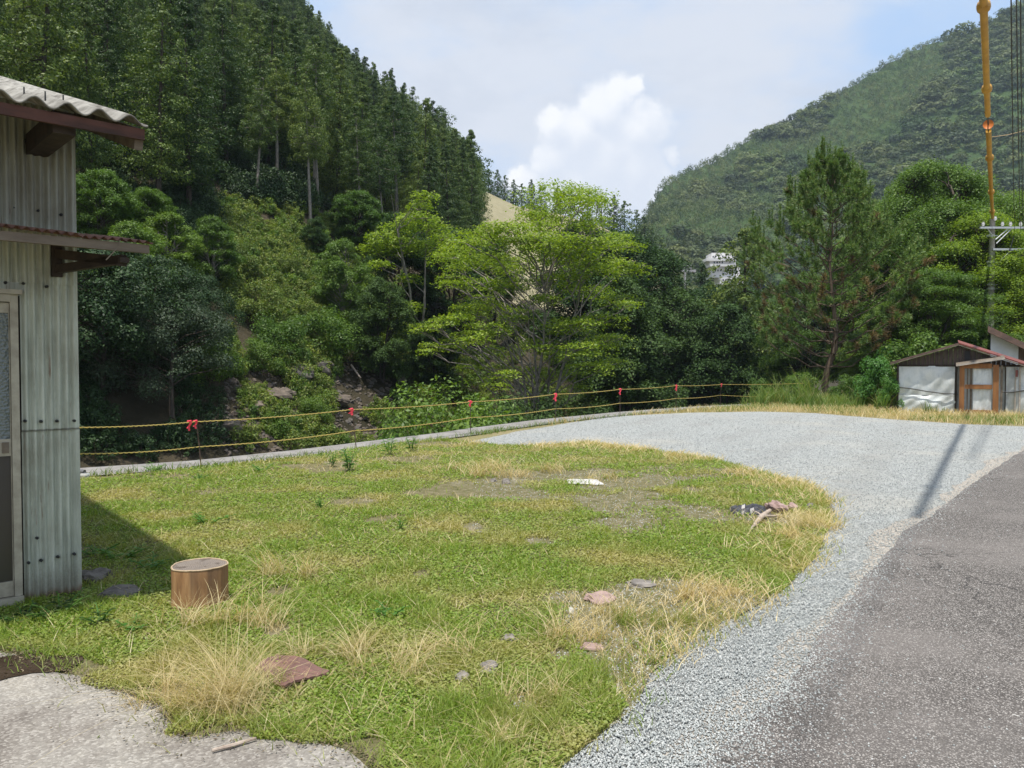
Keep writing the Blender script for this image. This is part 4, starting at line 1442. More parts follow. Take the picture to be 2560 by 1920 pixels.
# sliding door
door = empty('door', (0, 0, 0))
door.parent = shed
dx1, dx0 = xd - 0.005, xd - 0.95
zb0 = zs_
mb = MB()
mb.box((dx1 - 0.045, -0.035, zb0), (dx1, 0.03, zd)).box((dx0 - 0.045, -0.035, zb0), (dx0, 0.03, zd)).box((dx0, -0.05, zd - 0.05), (dx1 - 0.045, 0.03, zd - .002)).box((dx0 - .05, -0.055, zb0 - 0.05), (dx1 + .003, 0.05, zb0 - .002))
mb.box((dx0 - 0.06, -0.065, zd), (dx1 + 0.02, 0.03, zd + 0.03))
mb.build('door_frame', M_door, door)
sx1 = onfront(25, 1100, 0).x
mb = MB()
zk = onfront(20, 1118).z
mb.box((sx1 - 0.0, -0.02, zb0 + .003), (dx1 - 0.047, 0.012, zd - 0.055)).box((dx0 + .003, -0.02, zb0 + .003), (dx0 + 0.06, 0.012, zd - 0.055))
mb.box((dx0 + 0.06, -0.02, zb0 + .003), (sx1, 0.012, zb0 + 0.10)).box((dx0 + 0.06, -0.02, zd - 0.12), (sx1, 0.012, zd - 0.055)).box((dx0 + 0.06, -0.022, zk - 0.055), (sx1, 0.012, zk + 0.055))
mb.build('door_stile', M_door, door)
mb = MB().box((dx0 + 0.06, -0.008, zk + 0.055), (sx1, -0.002, zd - 0.12))
mb.build('glass', M_frost, door)
mb = MB().box((dx0 + 0.06, -0.008, zb0 + 0.10), (sx1, -0.002, zk - 0.055))
mb.build('lower_panel', M_dpanel, door)
mb = MB().box((sx1 - 0.05, -0.034, zk - 0.035), (sx1 - 0.012, -0.022, zk + 0.035)).box((sx1 - 0.04, -0.037, zk - 0.02), (sx1 - 0.02, -0.034, zk + 0.02))
mb.build('latch', M_greywood, door)

# ------------------------------------------------------------------ rope fence along the river wall
m, nt, b = newmat('twisted_rope')
u = nn(nt, 'ShaderNodeAttribute', attribute_name='along').outputs['Fac']
g = math_(nt, 'FRACT', u)
yb = mixc(nt, step(nt, g, 0.58, 0.66), (0.56, 0.42, 0.10), (0.04, 0.036, 0.026))
nt.links.new(yb, b.inputs['Base Color'])
b.inputs['Roughness'].default_value = 0.7
M_rope = m
M_stake = simple('rusty_stake', (0.14, 0.09, 0.065), (0.06, 0.045, 0.035), 0.8, 30)
m, nt, b = newmat('pink_tape')
b.inputs['Base Color'].default_value = (0.85, 0.06, 0.10, 1)
b.inputs['Roughness'].default_value = 0.45
M_tape = m
POSTS = [((505, 1166), (490, 1052), 11), ((893, 1122), (879, 1022), 0), ((1177, 1084), (1175, 1003), 0), ((1389, 1058), (1388, 984), 0), ((1550, 1040), (1550, 972), 0), ((1690, 1021), (1690, 963), 0), ((1800, 1011), (1803, 960), 0)]
names = ['by the grass nearest the corrugated shed, with two ribbons', 'second along from the corrugated shed', 'in front of the bright shrub on the far bank', 'below the trunks of the yellow green tree', 'at the far end of the river wall', 'in front of the dark drooping trees', 'last before the reeds and the pine']
tops, lows = [], []
LOWY = [(497, 1117), (886, 1077), (1177, 1044), (1388, 1022), (1550, 1008), (1690, 996), (1801, 988)]
for (bp, tp, _), nm, lw in zip(POSTS, names, LOWY):
    g0 = gnd(*bp)
    t0, l0 = at(tp[0], tp[1], g0.y - 0.05), at(lw[0], lw[1], g0.y - 0.02)
    mb = MB().tube([(g0.x, g0.y, -0.2), g0.lerp(t0, .5), t0 + Vector((0, 0, .02))], [0.0095, 0.0095, 0.008], 6)
    st_ = mb.build('fence_stake', M_stake)
    tag(st_, 'thin rusty iron stake ' + nm, 'stake', 'stakes of the rope fence')
    tops.append(t0 + Vector((0, -0.012, -0.015)))
    lows.append(l0 + Vector((0, -0.012, 0)))


def rope(name, pts, sag, label):
    P, out = pts, []
    for a, b_ in zip(P, P[1:]):
        for i in range(24):
            t = i / 24
            p_ = a.lerp(b_, t)
            p_.z -= sag * 4 * t * (1 - t)
            out.append(p_)
    out.append(P[-1])
    n_ = 6
    V, Fs, al = [], [], []
    dist = 0.0
    for i, p_ in enumerate(out):
        d = (out[min(i + 1, len(out) - 1)] - out[max(i - 1, 0)]).normalized()
        s = d.cross(Vector((0, 0, 1))).normalized()
        w = d.cross(s)
        if i:
            dist += (p_ - out[i - 1]).length
        for k_ in range(n_):
            a = 6.2832 * k_ / n_
            V.append(p_ + (s * math.cos(a) + w * math.sin(a)) * 0.0105)
            al.append(dist / 0.095 + k_ / n_)
    for i in range(len(out) - 1):
        for k_ in range(n_ - 1):
            Fs.append((i * n_ + k_, i * n_ + k_ + 1, (i + 1) * n_ + k_ + 1, (i + 1) * n_ + k_))
        Fs.append((i * n_ + n_ - 1, i * n_, (i + 1) * n_, (i + 1) * n_ + n_ - 1))
    me = bpy.data.meshes.new(name)
    me.from_pydata([tuple(v_) for v_ in V], [], Fs)
    me.materials.append(M_rope)
    me.attributes.new('along', 'FLOAT', 'POINT').data.foreach_set('value', al)
    tag(link(name, me), label, 'rope', 'ropes of the rope fence')


ext = lambda P, a, b_: [a] + P + [b_]
rope('fence_rope', ext(tops, at(150, 1069, 9.6), at(2010, 958, 33)), 0.025, 'upper yellow and black rope strung along the river edge')
rope('fence_rope', ext(lows, at(150, 1134, 9.6), at(1960, 990, 32)), 0.035, 'lower yellow and black rope strung along the river edge')


def ribbon(p_, L, w, label, seed):
    r_ = random.Random(seed)
    mb = MB()
    for s_ in (-1, 1):
        pts = [p_ + Vector((s_ * w * 0.35 + r_.uniform(-.01, .01), -0.02 - 0.006 * s_, 0.02 - L * (1 if s_ > 0 else .75) * t)) + Vector((0.02 * math.sin(5 * t + s_), 0, 0)) for t in (0, .3, .6, 1)]
        vs, k_ = [], len(pts)
        for q_ in pts:
            vs += [q_ + Vector((-w / 2, 0, 0)), q_ + Vector((w / 2, 0.012 * s_, 0))]
        vs += [v_ + Vector((0, 0.002, 0)) for v_ in vs]
        fs = [(2 * i, 2 * i + 1, 2 * i + 3, 2 * i + 2) for i in range(k_ - 1)]
        fs += [tuple(2 * k_ + x for x in reversed(f)) for f in fs]
        mb.add(vs, fs)
    mb.tube([p_ + Vector((-0.03, -0.012, 0.01)), p_ + Vector((0.03, -0.012, 0.02))], 0.014, 7)
    tag(mb.build('ribbon', M_tape), label, 'ribbon', 'pink ribbons tied to the rope fence')


ribbon(tops[0] + Vector((0, 0, .0)), 0.12, 0.024, 'pink ribbon knotted on the stake nearest the corrugated shed', 1)
ribbon(tops[0].lerp(at(150, 1069, 9.6), 0.055), 0.15, 0.024, 'longest pink ribbon hanging from the rope beside the nearest stake', 2)
for i, (L, w) in zip(range(1, 7), [(0.12, .04), (0.12, .04), (0.2, .045), (0.18, .035), (0.2, .04), (0.12, .025)]):
    ribbon(tops[i], L, w, 'pink ribbon on the stake ' + names[i], i + 3)

# ------------------------------------------------------------------ stump, plate, stones and litter on the grass
m, nt, b = newmat('stump_wood')
v = coords(nt, 'Object', (1, 1, 0.1))
f1, f2 = noise(nt, v, 22, 6, 0.65), noise(nt, v, 5, 3)
c = ramp(nt, f1, [(0.3, (0.17, 0.08, 0.035)), (0.5, (0.36, 0.19, 0.08)), (0.7, (0.48, 0.28, 0.13))])
c = mixc(nt, math_(nt, 'MULTIPLY', step(nt, f2, 0.52, 0.66), 0.75), c, (0.09, 0.05, 0.03))
nt.links.new(c, b.inputs['Base Color'])
b.inputs['Roughness'].default_value = 0.8
bump(nt, b, f1, 0.5, 0.01)
M_stump = m
m, nt, b = newmat('stump_top')
v = coords(nt)
w_ = nn(nt, 'ShaderNodeTexWave', wave_type='RINGS', rings_direction='Z')
w_.inputs['Scale'].default_value = 26
w_.inputs['Distortion'].default_value = 3.0
w_.inputs['Detail'].default_value = 3
nt.links.new(v, w_.inputs['Vector'])
c = mixc(nt, w_.outputs['Fac'], (0.14, 0.115, 0.095), (0.22, 0.185, 0.155))
c = mixc(nt, step(nt, noise(nt, v, 11, 5), 0.52, 0.66), c, (0.09, 0.07, 0.055))
nt.links.new(c, b.inputs['Base Color'])
b.inputs['Roughness'].default_value = 0.9
bump(nt, b, noise(nt, v, 50, 4), 0.5, 0.006)
M_stop = m
sb = gnd(500, 1512)
rs_ = 65 / F * sb.y * 1.0
sh = (at(500, 1412, sb.y).z)
stump = empty('tree_stump', sb)
tag(stump, 'short brown log stump standing on end in the grass by the shed', 'stump')
mb = MB()
nS = 48
prof = lambda a: rs_ * (1 + 0.035 * math.sin(2 * a + 1) + 0.024 * math.sin(3 * a + 2) + 0.02 * math.sin(5 * a) + 0.012 * math.sin(13 * a) + 0.008 * math.sin(21 * a) - (0.05 * max(0, math.cos(a + 0.75)) ** 40))
vs, fs = [], []
for z_, k_ in ((-0.05, 1.03), (0.08, 1.0), (sh * .6, 0.99), (sh - 0.02, 1.0), (sh, 0.985)):
    vs += [(prof(6.2832 * i / nS) * k_ * math.cos(6.2832 * i / nS), prof(6.2832 * i / nS) * k_ * math.sin(6.2832 * i / nS), z_) for i in range(nS)]
fs = [(j * nS + i, j * nS + (i + 1) % nS, (j + 1) * nS + (i + 1) % nS, (j + 1) * nS + i) for j in range(4) for i in range(nS)]
mb.add(vs, fs)
mb.build('side', M_stump, stump, True)
mb = MB()
vs, fs = [(0.02, 0.0, sh - 0.008)], []
for k_ in (0.35, 0.7, 0.985):
    vs += [(prof(6.2832 * i / nS) * k_ * math.cos(6.2832 * i / nS), prof(6.2832 * i / nS) * k_ * math.sin(6.2832 * i / nS), sh + 0.001 - (0.006 if k_ < .9 else 0) + 0.004 * math.sin(i * 1.7) * (k_ < .9)) for i in range(nS)]
fs = [(0, 1 + i, 1 + (i + 1) % nS) for i in range(nS)] + [(1 + j * nS + i, 1 + (j + 1) * nS + i, 1 + (j + 1) * nS + (i + 1) % nS, 1 + j * nS + (i + 1) % nS) for j in range(2) for i in range(nS)]
mb.add(vs, fs)
mb.build('cut_face', M_stop, stump)
mb = MB()
rim = [(prof(6.2832 * i / nS) * .975 * math.cos(6.2832 * i / nS), prof(6.2832 * i / nS) * .975 * math.sin(6.2832 * i / nS), sh + .001) for i in range(nS + 1)]
mb.tube(rim, 0.0055, 5, False)
mb.build('pale_rim', simple('sapwood', (0.52, 0.40, 0.27), (0.36, 0.26, 0.16), 0.8, 30), stump)

M_plate = simple('rusted_plate', (0.20, 0.105, 0.085), (0.12, 0.065, 0.055), 0.85, 9, bmp=0.35)
pc = [gnd(a, b_, 0.05) for a, b_ in [(636, 1672), (690, 1630), (824, 1672), (712, 1718)]]
mb = MB()
N_ = 14
vs, fs = [], []
for j in range(N_ + 1):
    for i in range(N_ + 1):
        q_ = pc[0].lerp(pc[3], i / N_).lerp(pc[1].lerp(pc[2], i / N_), j / N_)
        vs.append((q_.x, q_.y, 0.05 + 0.012 * math.sin(i * .5 + j * .33) + 0.003 * math.sin(j * 2.4)))
kk = len(vs)
fs = [(j * (N_ + 1) + i, j * (N_ + 1) + i + 1, (j + 1) * (N_ + 1) + i + 1, (j + 1) * (N_ + 1) + i) for j in range(N_) for i in range(N_)]
vs += [(x, y, z - 0.012) for x, y, z in vs]
fs += [tuple(kk + q_ for q_ in reversed(f)) for f in fs]
rim_ = list(range(N_)) + [i * (N_ + 1) + N_ for i in range(N_)] + [N_ * (N_ + 1) + i for i in range(N_, 0, -1)] + [j * (N_ + 1) for j in range(N_, 0, -1)]
fs += [(rim_[i], kk + rim_[i], kk + rim_[(i + 1) % len(rim_)], rim_[(i + 1) % len(rim_)]) for i in range(len(rim_))]
mb.add(vs, fs)
tag(mb.build('rusty_plate', M_plate), 'reddish brown rusted iron plate lying in the dry grass', 'plate')


def rock(name, c_, sx, sy, sz, mat, seed, label, cat, group=None, rz=0.0, cubic=2.0, sink=0.25):
    r_ = np.random.default_rng(seed)
    nu, nv = 18, 11
    vs, fs = [], []
    k1, k2 = r_.normal(0, 1, (5, 3)) * 2.2, r_.uniform(0, 6, 5)
    for j in range(nv + 1):
        ph = math.pi * j / nv
        for i in range(nu):
            a = 6.2832 * i / nu
            d = np.array([math.sin(ph) * math.cos(a), math.sin(ph) * math.sin(a), math.cos(ph)])
            g_ = (np.abs(d) ** cubic).sum() ** (-1 / cubic)
            q_ = d * g_ * (1 + 0.13 * sum(math.sin(k1[t] @ d * 1.6 + k2[t]) for t in range(5)) / 1.5 + 0.05 * math.sin(k1[0] @ d * 5 + 1) * math.sin(k1[1] @ d * 6))
            vs.append((q_[0] * sx, q_[1] * sy, q_[2] * sz))
    fs = [(j * nu + i, (j + 1) * nu + i, (j + 1) * nu + (i + 1) % nu, j * nu + (i + 1) % nu) for j in range(nv) for i in range(nu)]
    me = bpy.data.meshes.new(name)
    me.from_pydata(vs, [], fs)
    me.update()
    me.materials.append(mat)
    o = link(name, me)
    o.location = (c_.x, c_.y, c_.z + sz * (1 - 2 * sink))
    o.rotation_euler = (0, 0, rz)
    tag(o, label, cat, group)
    return o


K_white = simple('white_stone', (0.52, 0.505, 0.475), (0.34, 0.325, 0.30), 0.8, 12, bmp=0.4)
K_grey = simple('grey_stone', (0.25, 0.225, 0.20), (0.10, 0.09, 0.08), 0.9, 9, bmp=0.6)
K_brown2 = simple('rubble', (0.16, 0.14, 0.12), (0.06, 0.052, 0.044), 0.95, 14, bmp=1.0)
K_pink = simple('pinkish_stone', (0.36, 0.25, 0.225), (0.22, 0.15, 0.135), 0.9, 10, bmp=0.6)
K_brown = simple('brown_rock', (0.17, 0.135, 0.105), (0.07, 0.057, 0.045), 0.95, 3, bmp=0.8)


def stone(a, b_, w_, d_, h_, mat, seed, label, cubic=2.0, name='stone', cat='stone', rz=0.0, sink=.25, group=None):
    g_ = gnd(a, b_)
    k_ = g_.y / F
    return rock(name, g_, w_ * k_ / 2, d_, h_, mat, seed, label, cat, group, rz, cubic, sink)


stone(1460, 1207, 82, 0.21, 0.022, K_white, 1, 'flat white slab lying in the middle of the lawn', 4, 'stone_slab')
stone(1265, 1210, 22, 0.07, 0.045, K_grey, 2, 'small pale grey stone in the lawn left of the white slab')
stone(1235, 1205, 16, 0.05, 0.03, K_grey, 21, 'tiny pale stone farthest left of the white slab')
stone(1942, 1280, 46, 0.16, 0.075, K_pink, 3, 'reddish stone beside the dark crumpled sheet')
stone(1980, 1275, 22, 0.1, 0.05, K_pink, 33, 'small pinkish stone at the right end of the dead branch')
stone(300, 1490, 84, 0.12, 0.035, K_brown2, 4, 'flat grey brown stone in the shade between shed and stump', 3.5)
stone(230, 1455, 62, 0.13, 0.06, K_brown2, 5, 'dark lump of rubble at the shed corner', 3.0)
stone(1225, 1680, 46, 0.07, 0.035, K_grey, 6, 'grey stone half buried in the front grass, right of the plate')
stone(1155, 1700, 36, 0.05, 0.03, K_grey, 7, 'small grey stone at the front of the lawn')
stone(1500, 1505, 70, 0.11, 0.03, K_pink, 8, 'flat pinkish stone in the dry grass of the right lawn', 3)
stone(1605, 1465, 66, 0.08, 0.025, K_grey, 9, 'flat grey stone left of the dry tuft near the gravel', 3)
stone(1425, 1535, 20, 0.03, 0.025, K_white, 10, 'small white stone in the grass right of centre')
stone(2026, 1268, 18, 0.05, 0.03, K_grey, 11, 'small grey stone right of the reddish stone')
stone(1480, 1625, 60, 0.05, 0.02, K_pink, 12, 'flat pink chip in the front right grass', 3)
stone(1275, 1605, 40, 0.05, 0.03, K_grey, 13, 'pale stone between the dry tufts at the front')
# dark crumpled sheet and dead branch
g_ = gnd(1872, 1282)
mb = MB()
N_ = 12
vs = []
r_ = np.random.default_rng(4)
hh = r_.uniform(0, 1, (N_ + 1, N_ + 1))
for j in range(N_ + 1):
    for i in range(N_ + 1):
        u_, w_ = i / N_ - .5, j / N_ - .5
        e_ = max(0, 1 - 4 * u_ * u_) * max(0, 1 - 4 * w_ * w_)
        vs.append((g_.x + u_ * 0.40 + 0.02 * hh[j, i], g_.y + w_ * 0.34, 0.015 + 0.06 * e_ ** .5 * (0.5 + hh[j, i])))
mb.add(vs, [(j * 13 + i, j * 13 + i + 1, j * 13 + 14 + i, j * 13 + 13 + i) for j in range(N_) for i in range(N_)])
tag(mb.build('crumpled_sheet', simple('dark_plastic', (0.06, 0.058, 0.065), (0.025, 0.024, 0.028), 0.4, 14)), 'dark crumpled plastic sheet lying on the right side of the lawn', 'litter')
M_dead = simple('dead_wood', (0.46, 0.38, 0.31), (0.27, 0.21, 0.165), 0.9, 14, bmp=0.5)
pts = [gnd(a, b_, z_) for a, b_, z_ in [(1874, 1326, .02), (1892, 1306, .04), (1905, 1290, .05), (1925, 1276, .07)]]
mb = MB().tube(pts, [.008, .022, .028, .02], 7).tube([pts[2], gnd(1935, 1290, .05), gnd(1950, 1288, .03)], [.016, .012, .006], 6).tube([pts[2], gnd(1895, 1282, .07), gnd(1880, 1276, .09)], [.012, .008, .004], 5)
tag(mb.build('dead_branch', M_dead, None, True), 'bleached forked dead branch lying beside the reddish stone', 'branch')
pts = [gnd(a, b_, .035) for a, b_ in [(272, 1480), (300, 1473), (326, 1465)]]
tag(MB().tube(pts, [.008, .01, .007], 6).build('stick', M_dead), 'short pale stick lying in the shade behind the stump', 'stick')
pts = [gnd(a, b_, .03) for a, b_ in [(530, 1876), (585, 1862), (640, 1845)]]
tag(MB().tube(pts, [.006, .008, .005], 6).build('stick', M_dead), 'pale stick at the edge of the concrete apron', 'stick')
# white stand pipe behind the shed corner
tp = gnd(212, 1198)
tap = empty('water_tap', tp)
tag(tap, 'white capped stand pipe at the rear corner of the corrugated shed', 'pipe')
M_wht = simple('white_plastic', (0.7, 0.7, 0.68), (0.5, 0.5, 0.48), 0.5, 10)
MB().tube([(0, 0, -.1), (0, 0, .04), (0, 0, .075), (0, 0, .085)], [.05, .05, .06, .04], 12).build('pipe', M_wht, tap, True)
MB().tube([(-.12, 0.02, .07), (-.05, 0.01, .1), (0, 0, .10)], [.035, .04, .03], 8).build('valve', simple('grey_plastic', (.2, .2, .21), (.12, .12, .13), .5, 10), tap, True)
# white flake on the road and on the asphalt edge
stone(2175, 1486, 26, 0.012, 0.004, K_white, 14, 'white flake lying on the asphalt near its left edge', 3, 'chip', 'chip')
stone(2540, 1792, 30, 0.014, 0.004, K_white, 15, 'white flake on the asphalt by the right edge', 3, 'chip', 'chip')

# ------------------------------------------------------------------ low shed beyond the gravel, right
SD = 25.0
SO = gnd(2440, 1031)
SO.y = SD
k1 = SD / F


SAX, SAY = Vector((math.cos(R(29)), -math.sin(R(29)), 0)), Vector((math.sin(R(29)), math.cos(R(29)), 0))
SOR = gnd(2388, 1034)
SOR = at(2388, 1034, SD)
SOR.z = 0


def sw(px_, py, off=0.0):
    """where a pixel's sight line meets the shed front (or a plane off metres behind it), in the shed's own axes"""
    d = ray(px_, py)
    t = ((SOR - CAMV).dot(SAY) + off) / d.dot(SAY)
    p_ = CAMV + d * t
    return Vector(((p_ - SOR).dot(SAX), SD + off, p_.z))


M_sheet = None
m, nt, b = newmat('white_tarpaulin')
v = coords(nt)
f1, f2 = noise(nt, v, 3.5, 5, 0.6, 0.6), noise(nt, coords(nt, 'Object', (3, 1, 0.3)), 9, 4)
c = ramp(nt, f1, [(0.35, (0.52, 0.57, 0.58)), (0.5, (0.66, 0.70, 0.70)), (0.65, (0.74, 0.77, 0.76))])
c = mixc(nt, math_(nt, 'MULTIPLY', step(nt, f2, 0.5, 0.7), 0.25), c, (0.42, 0.47, 0.50))
nt.links.new(c, b.inputs['Base Color'])
b.inputs['Roughness'].default_value = 0.55
M_tarp = m
M_plank = simple('dark_planks', (0.115, 0.085, 0.07), (0.045, 0.035, 0.03), 0.9, 5, bmp=0.5, stretch=(6, 1, 0.4))
M_orange = simple('orange_timber', (0.33, 0.145, 0.045), (0.19, 0.075, 0.025), 0.7, 6, bmp=0.3, stretch=(1, 1, 0.2))
M_redroof = simple('red_tin', (0.23, 0.06, 0.045), (0.13, 0.04, 0.03), 0.6, 5, bmp=0.2)
M_brownroof = simple('brown_tile', (0.17, 0.105, 0.08), (0.09, 0.06, 0.05), 0.8, 5, bmp=0.4)
M_whitewood = simple('bleached_board', (0.52, 0.47, 0.41), (0.32, 0.28, 0.24), 0.85, 8, bmp=0.3, stretch=(.3, 1, 1))
low = empty('low_shed', SOR)
tag(low, 'low shed with white tarpaulin walls, dark plank gable and red tin roof', 'shed')


def shedpart(mb, name, mat, parent=low):
    mb.v = [tuple(SOR + SAX * x + SAY * (y - SD) + Vector((0, 0, z))) for x, y, z in mb.v]
    o = mb.build(name, mat)
    par = low if parent is None else parent
    o.parent = par
    w = Vector(par.location) if par.parent is None else Vector(par.parent.location) + Vector(par.location)
    o.matrix_parent_inverse = Matrix.Translation(-w)
    return o


DB = 3.4          # depth of the shed
apx, eL, eR = sw(2396, 861), sw(2226, 909), sw(2640, 938)
zt = sw(2300, 914).z


def tarp(x0, z0, x1, z1, yo, rip=0.02, n=26, m_=16, seed=1, bulge=0.05):
    r_ = np.random.default_rng(seed)
    vs = []
    for j in range(m_ + 1):
        for i in range(n + 1):
            u_, w_ = i / n, j / m_
            x, z = x0 + (x1 - x0) * u_, z0 + (z1 - z0) * w_
            y = yo - bulge * math.sin(math.pi * u_) * math.sin(math.pi * w_) + rip * math.sin(7 * u_ + 5 * w_ + seed) * math.sin(math.pi * u_) + rip * .5 * math.sin(23 * u_ - 9 * w_)
            vs.append((x, y, z))
    return vs, [(j * (n + 1) + i, j * (n + 1) + i + 1, (j + 1) * (n + 1) + i + 1, (j + 1) * (n + 1) + i) for j in range(m_) for i in range(n)]


wl, wr = sw(2246, 1030), sw(2388, 1034)
zrope = sw(2310, 985).z
mb = MB().add(*tarp(wl.x, zrope - .03, wr.x, zt - .01, SD + .0, .02, seed=2))
mb.add(*tarp(wl.x, -0.02, wr.x, zrope - .032, SD - .02, .022, seed=5, bulge=.05))
shedpart(mb, 'tarpaulin_wall', M_tarp)
wl2, wr2 = sw(2514, 1030), sw(2640, 1030)
mb = MB().add(*tarp(wl2.x, -0.02, wr2.x, zt - .03, SD + .03, .03, seed=7))
mb.add(*tarp(wr.x + .02, -.02, wl2.x - .02, zt - .03, SD + .22, .03, seed=9))
shedpart(mb, 'tarpaulin_wall', M_tarp)
# plank gable
mb = MB()
gx = np.linspace(wl.x - .02, wr2.x, 34)
for i in range(33):
    zz = lambda x: apx.z - .05 + ((eL.z - apx.z) * (apx.x - x) / (apx.x - eL.x) if x < apx.x else (eR.z - apx.z) * (x - apx.x) / (eR.x - apx.x))
    xa_, xb_ = gx[i] + .004, gx[i + 1] - .004
    if min(zz(xa_), zz(xb_)) - zt < .01:
        continue
    y0 = SD + random.uniform(-.006, .006) + .04
    mb.add([(xa_, y0, zt), (xb_, y0, zt), (xb_, y0, zz(xb_)), (xa_, y0, zz(xa_)), (xa_, y0 + .02, zt), (xb_, y0 + .02, zt), (xb_, y0 + .02, zz(xb_)), (xa_, y0 + .02, zz(xa_))],
           [(0, 1, 2, 3), (5, 4, 7, 6), (1, 5, 6, 2), (4, 0, 3, 7), (3, 2, 6, 7), (4, 5, 1, 0)])
shedpart(mb, 'plank_gable', M_plank)
v1, v2 = sw(2412, 878), sw(2424, 902)
mb = MB().box((v1.x, SD + .0, v2.z), (v2.x, SD + .031, v1.z))
shedpart(mb, 'vent_opening', M_black)
# roof slopes
def slab(a, b_, y0, y1, th, rise=.05):
    vs = []
    for p_ in (a, b_):
        for y in (y0, y1):
            for dz in (0, th):
                vs.append((p_.x, y, p_.z + dz + (rise if y == y1 else 0)))
    return vs, [(0, 4, 6, 2), (1, 3, 7, 5), (0, 1, 5, 4), (2, 6, 7, 3), (0, 2, 3, 1), (4, 5, 7, 6)]


mb = MB().add(*slab(eL, apx, SD - .22, SD + DB, .045))
shedpart(mb, 'roof', M_brownroof)
mb = MB().add(*slab(apx + Vector((.004, 0, .015)), eR, SD - .20, SD + DB, .04, .17))
shedpart(mb, 'roof', M_redroof)['label'] = 'red tin right roof slope'
mb = MB().bar((eL.x, SD - .23, eL.z - .03), (apx.x, SD - .23, apx.z - .02), .03, .05, (0, 1, 0)).bar((apx.x, SD - .232, apx.z - .02), (eR.x, SD - .232, eR.z - .03), .03, .06, (0, 1, 0))
shedpart(mb, 'barge_board', M_greywood)
mb = MB()
for x_ in (wl.x - .03, wr.x + .005, wr2.x):
    mb.box((x_ - .03, SD - .03, -.1), (x_ + .03, SD + .035, zt))
mb.box((wl.x - .06, SD - .02, zt - .03), (wr2.x, SD + .038, zt + .03))
shedpart(mb, 'corner_post', M_blackwood)
# side and back
mb = MB().box((wl.x - .02, SD + .06, -.05), (wl.x + .02, SD + DB - .1, zt)).box((wl.x + .03, SD + DB - .14, -.05), (wr2.x, SD + DB - .1, zt))
shedpart(mb, 'plank_wall', M_plank)
# rope round the sheets
rp = [sw(2246, 968, -.09), sw(2280, 972, -.12), sw(2320, 979, -.14), sw(2360, 984, -.12), sw(2388, 985, -.08)]
mb = MB().tube(rp, .018, 6)
rp = [sw(2505, 980, -.05), sw(2530, 981, -.08), sw(2555, 977, -.08), sw(2640, 970, -.05)]
mb.tube(rp, .018, 6)
shedpart(mb, 'binding_rope', M_black)
# porch with its orange door frame
PD = SD - .62
pw = lambda a, b_: sw(a, b_, PD - SD)
porch = empty('porch', (0, 0, 0))
porch.parent = low
mb = MB()
for x0, x1 in ((2397, 2412), (2481, 2498)):
    a_, b_ = pw(x0, 1036), pw(x1, 912)
    mb.box((a_.x, PD, -.05), (b_.x, PD + .1, b_.z))
a_, b_ = pw(2412, 972), pw(2481, 962)
mb.box((a_.x + .002, PD + .01, a_.z), (b_.x - .002, PD + .07, b_.z))
a_, b_ = pw(2412, 921), pw(2481, 909)
mb.box((a_.x + .002, PD + .01, a_.z), (b_.x - .002, PD + .08, b_.z))
a_, b_ = pw(2412, 1034), pw(2481, 1026)
mb.box((a_.x + .002, PD + .01, a_.z), (b_.x - .002, PD + .07, b_.z))
shedpart(mb, 'door_frame', M_orange, porch)
mb = MB()
for x0, x1, yo in ((2416, 2421, .12), (2424, 2431, .15), (2500, 2508, .06)):
    a_, b_ = pw(x0, 1034), pw(x1, 913)
    mb.box((a_.x, PD + yo, -.05), (b_.x, PD + yo + .06, b_.z - .004))
shedpart(mb, 'post', M_greywood, porch)
a_, b_ = pw(2390, 914), pw(2512, 896)
mb = MB().bar((a_.x, PD - .12, a_.z), (b_.x, PD - .12, b_.z), .05, .065, (0, 1, 0))
shedpart(mb, 'eave_board', M_whitewood, porch)
mb = MB().add([(a_.x, PD - .1, a_.z + .02), (b_.x, PD - .1, b_.z + .02), (b_.x, SD - .02, b_.z + .10), (a_.x, SD - .02, a_.z + .10), (a_.x, PD - .1, a_.z), (b_.x, PD - .1, b_.z), (b_.x, SD - .02, b_.z + .08), (a_.x, SD - .02, a_.z + .08)],
              [(0, 1, 2, 3), (7, 6, 5, 4), (0, 4, 5, 1), (1, 5, 6, 2), (2, 6, 7, 3), (3, 7, 4, 0)])
shedpart(mb, 'porch_roof', M_greywood, porch)
a_, b_ = pw(2432, 1026), pw(2480, 922)
mb = MB().add(*tarp(a_.x, a_.z, b_.x, b_.z, PD + .1, .012, 12, 16, 4, .02))
shedpart(mb, 'door_sheet', M_tarp, porch)
mb = MB()
for x0, x1, y0, y1, mt in ((2539, 2545, 925, 942, 0),):
    a_, b_ = sw(x0, y1, -.1), sw(x1, y0, -.1)
    mb.box((a_.x, SD - .1, a_.z), (b_.x, SD - .06, b_.z))
shedpart(mb, 'red_patch', M_redroof)
mb = MB()
for x0, x1 in ((2536, 2541), (2547, 2553)):
    a_, b_ = sw(x0, 1030, -.1), sw(x1, 918, -.1)
    mb.box((a_.x, SD - .06, -.05), (b_.x, SD - .02, b_.z))
shedpart(mb, 'post', M_whitewood)

# blue grey building behind it
BD = 33.0
bw = lambda a, b_, o=0: at(a, b_, BD + o)
blue = empty('house', Vector((bw(2560, 900).x, BD, 0)))
tag(blue, 'pale blue rendered house with a brown sloping roof behind the low shed', 'house')


def bpart(mb, name, mat):
    mb.v = [(x + (y - BD) * 0.62, y, z) for x, y, z in mb.v]
    o = mb.build(name, mat)
    o.parent = blue
    o.matrix_parent_inverse = Matrix.Translation(-Vector(blue.location))
    return o


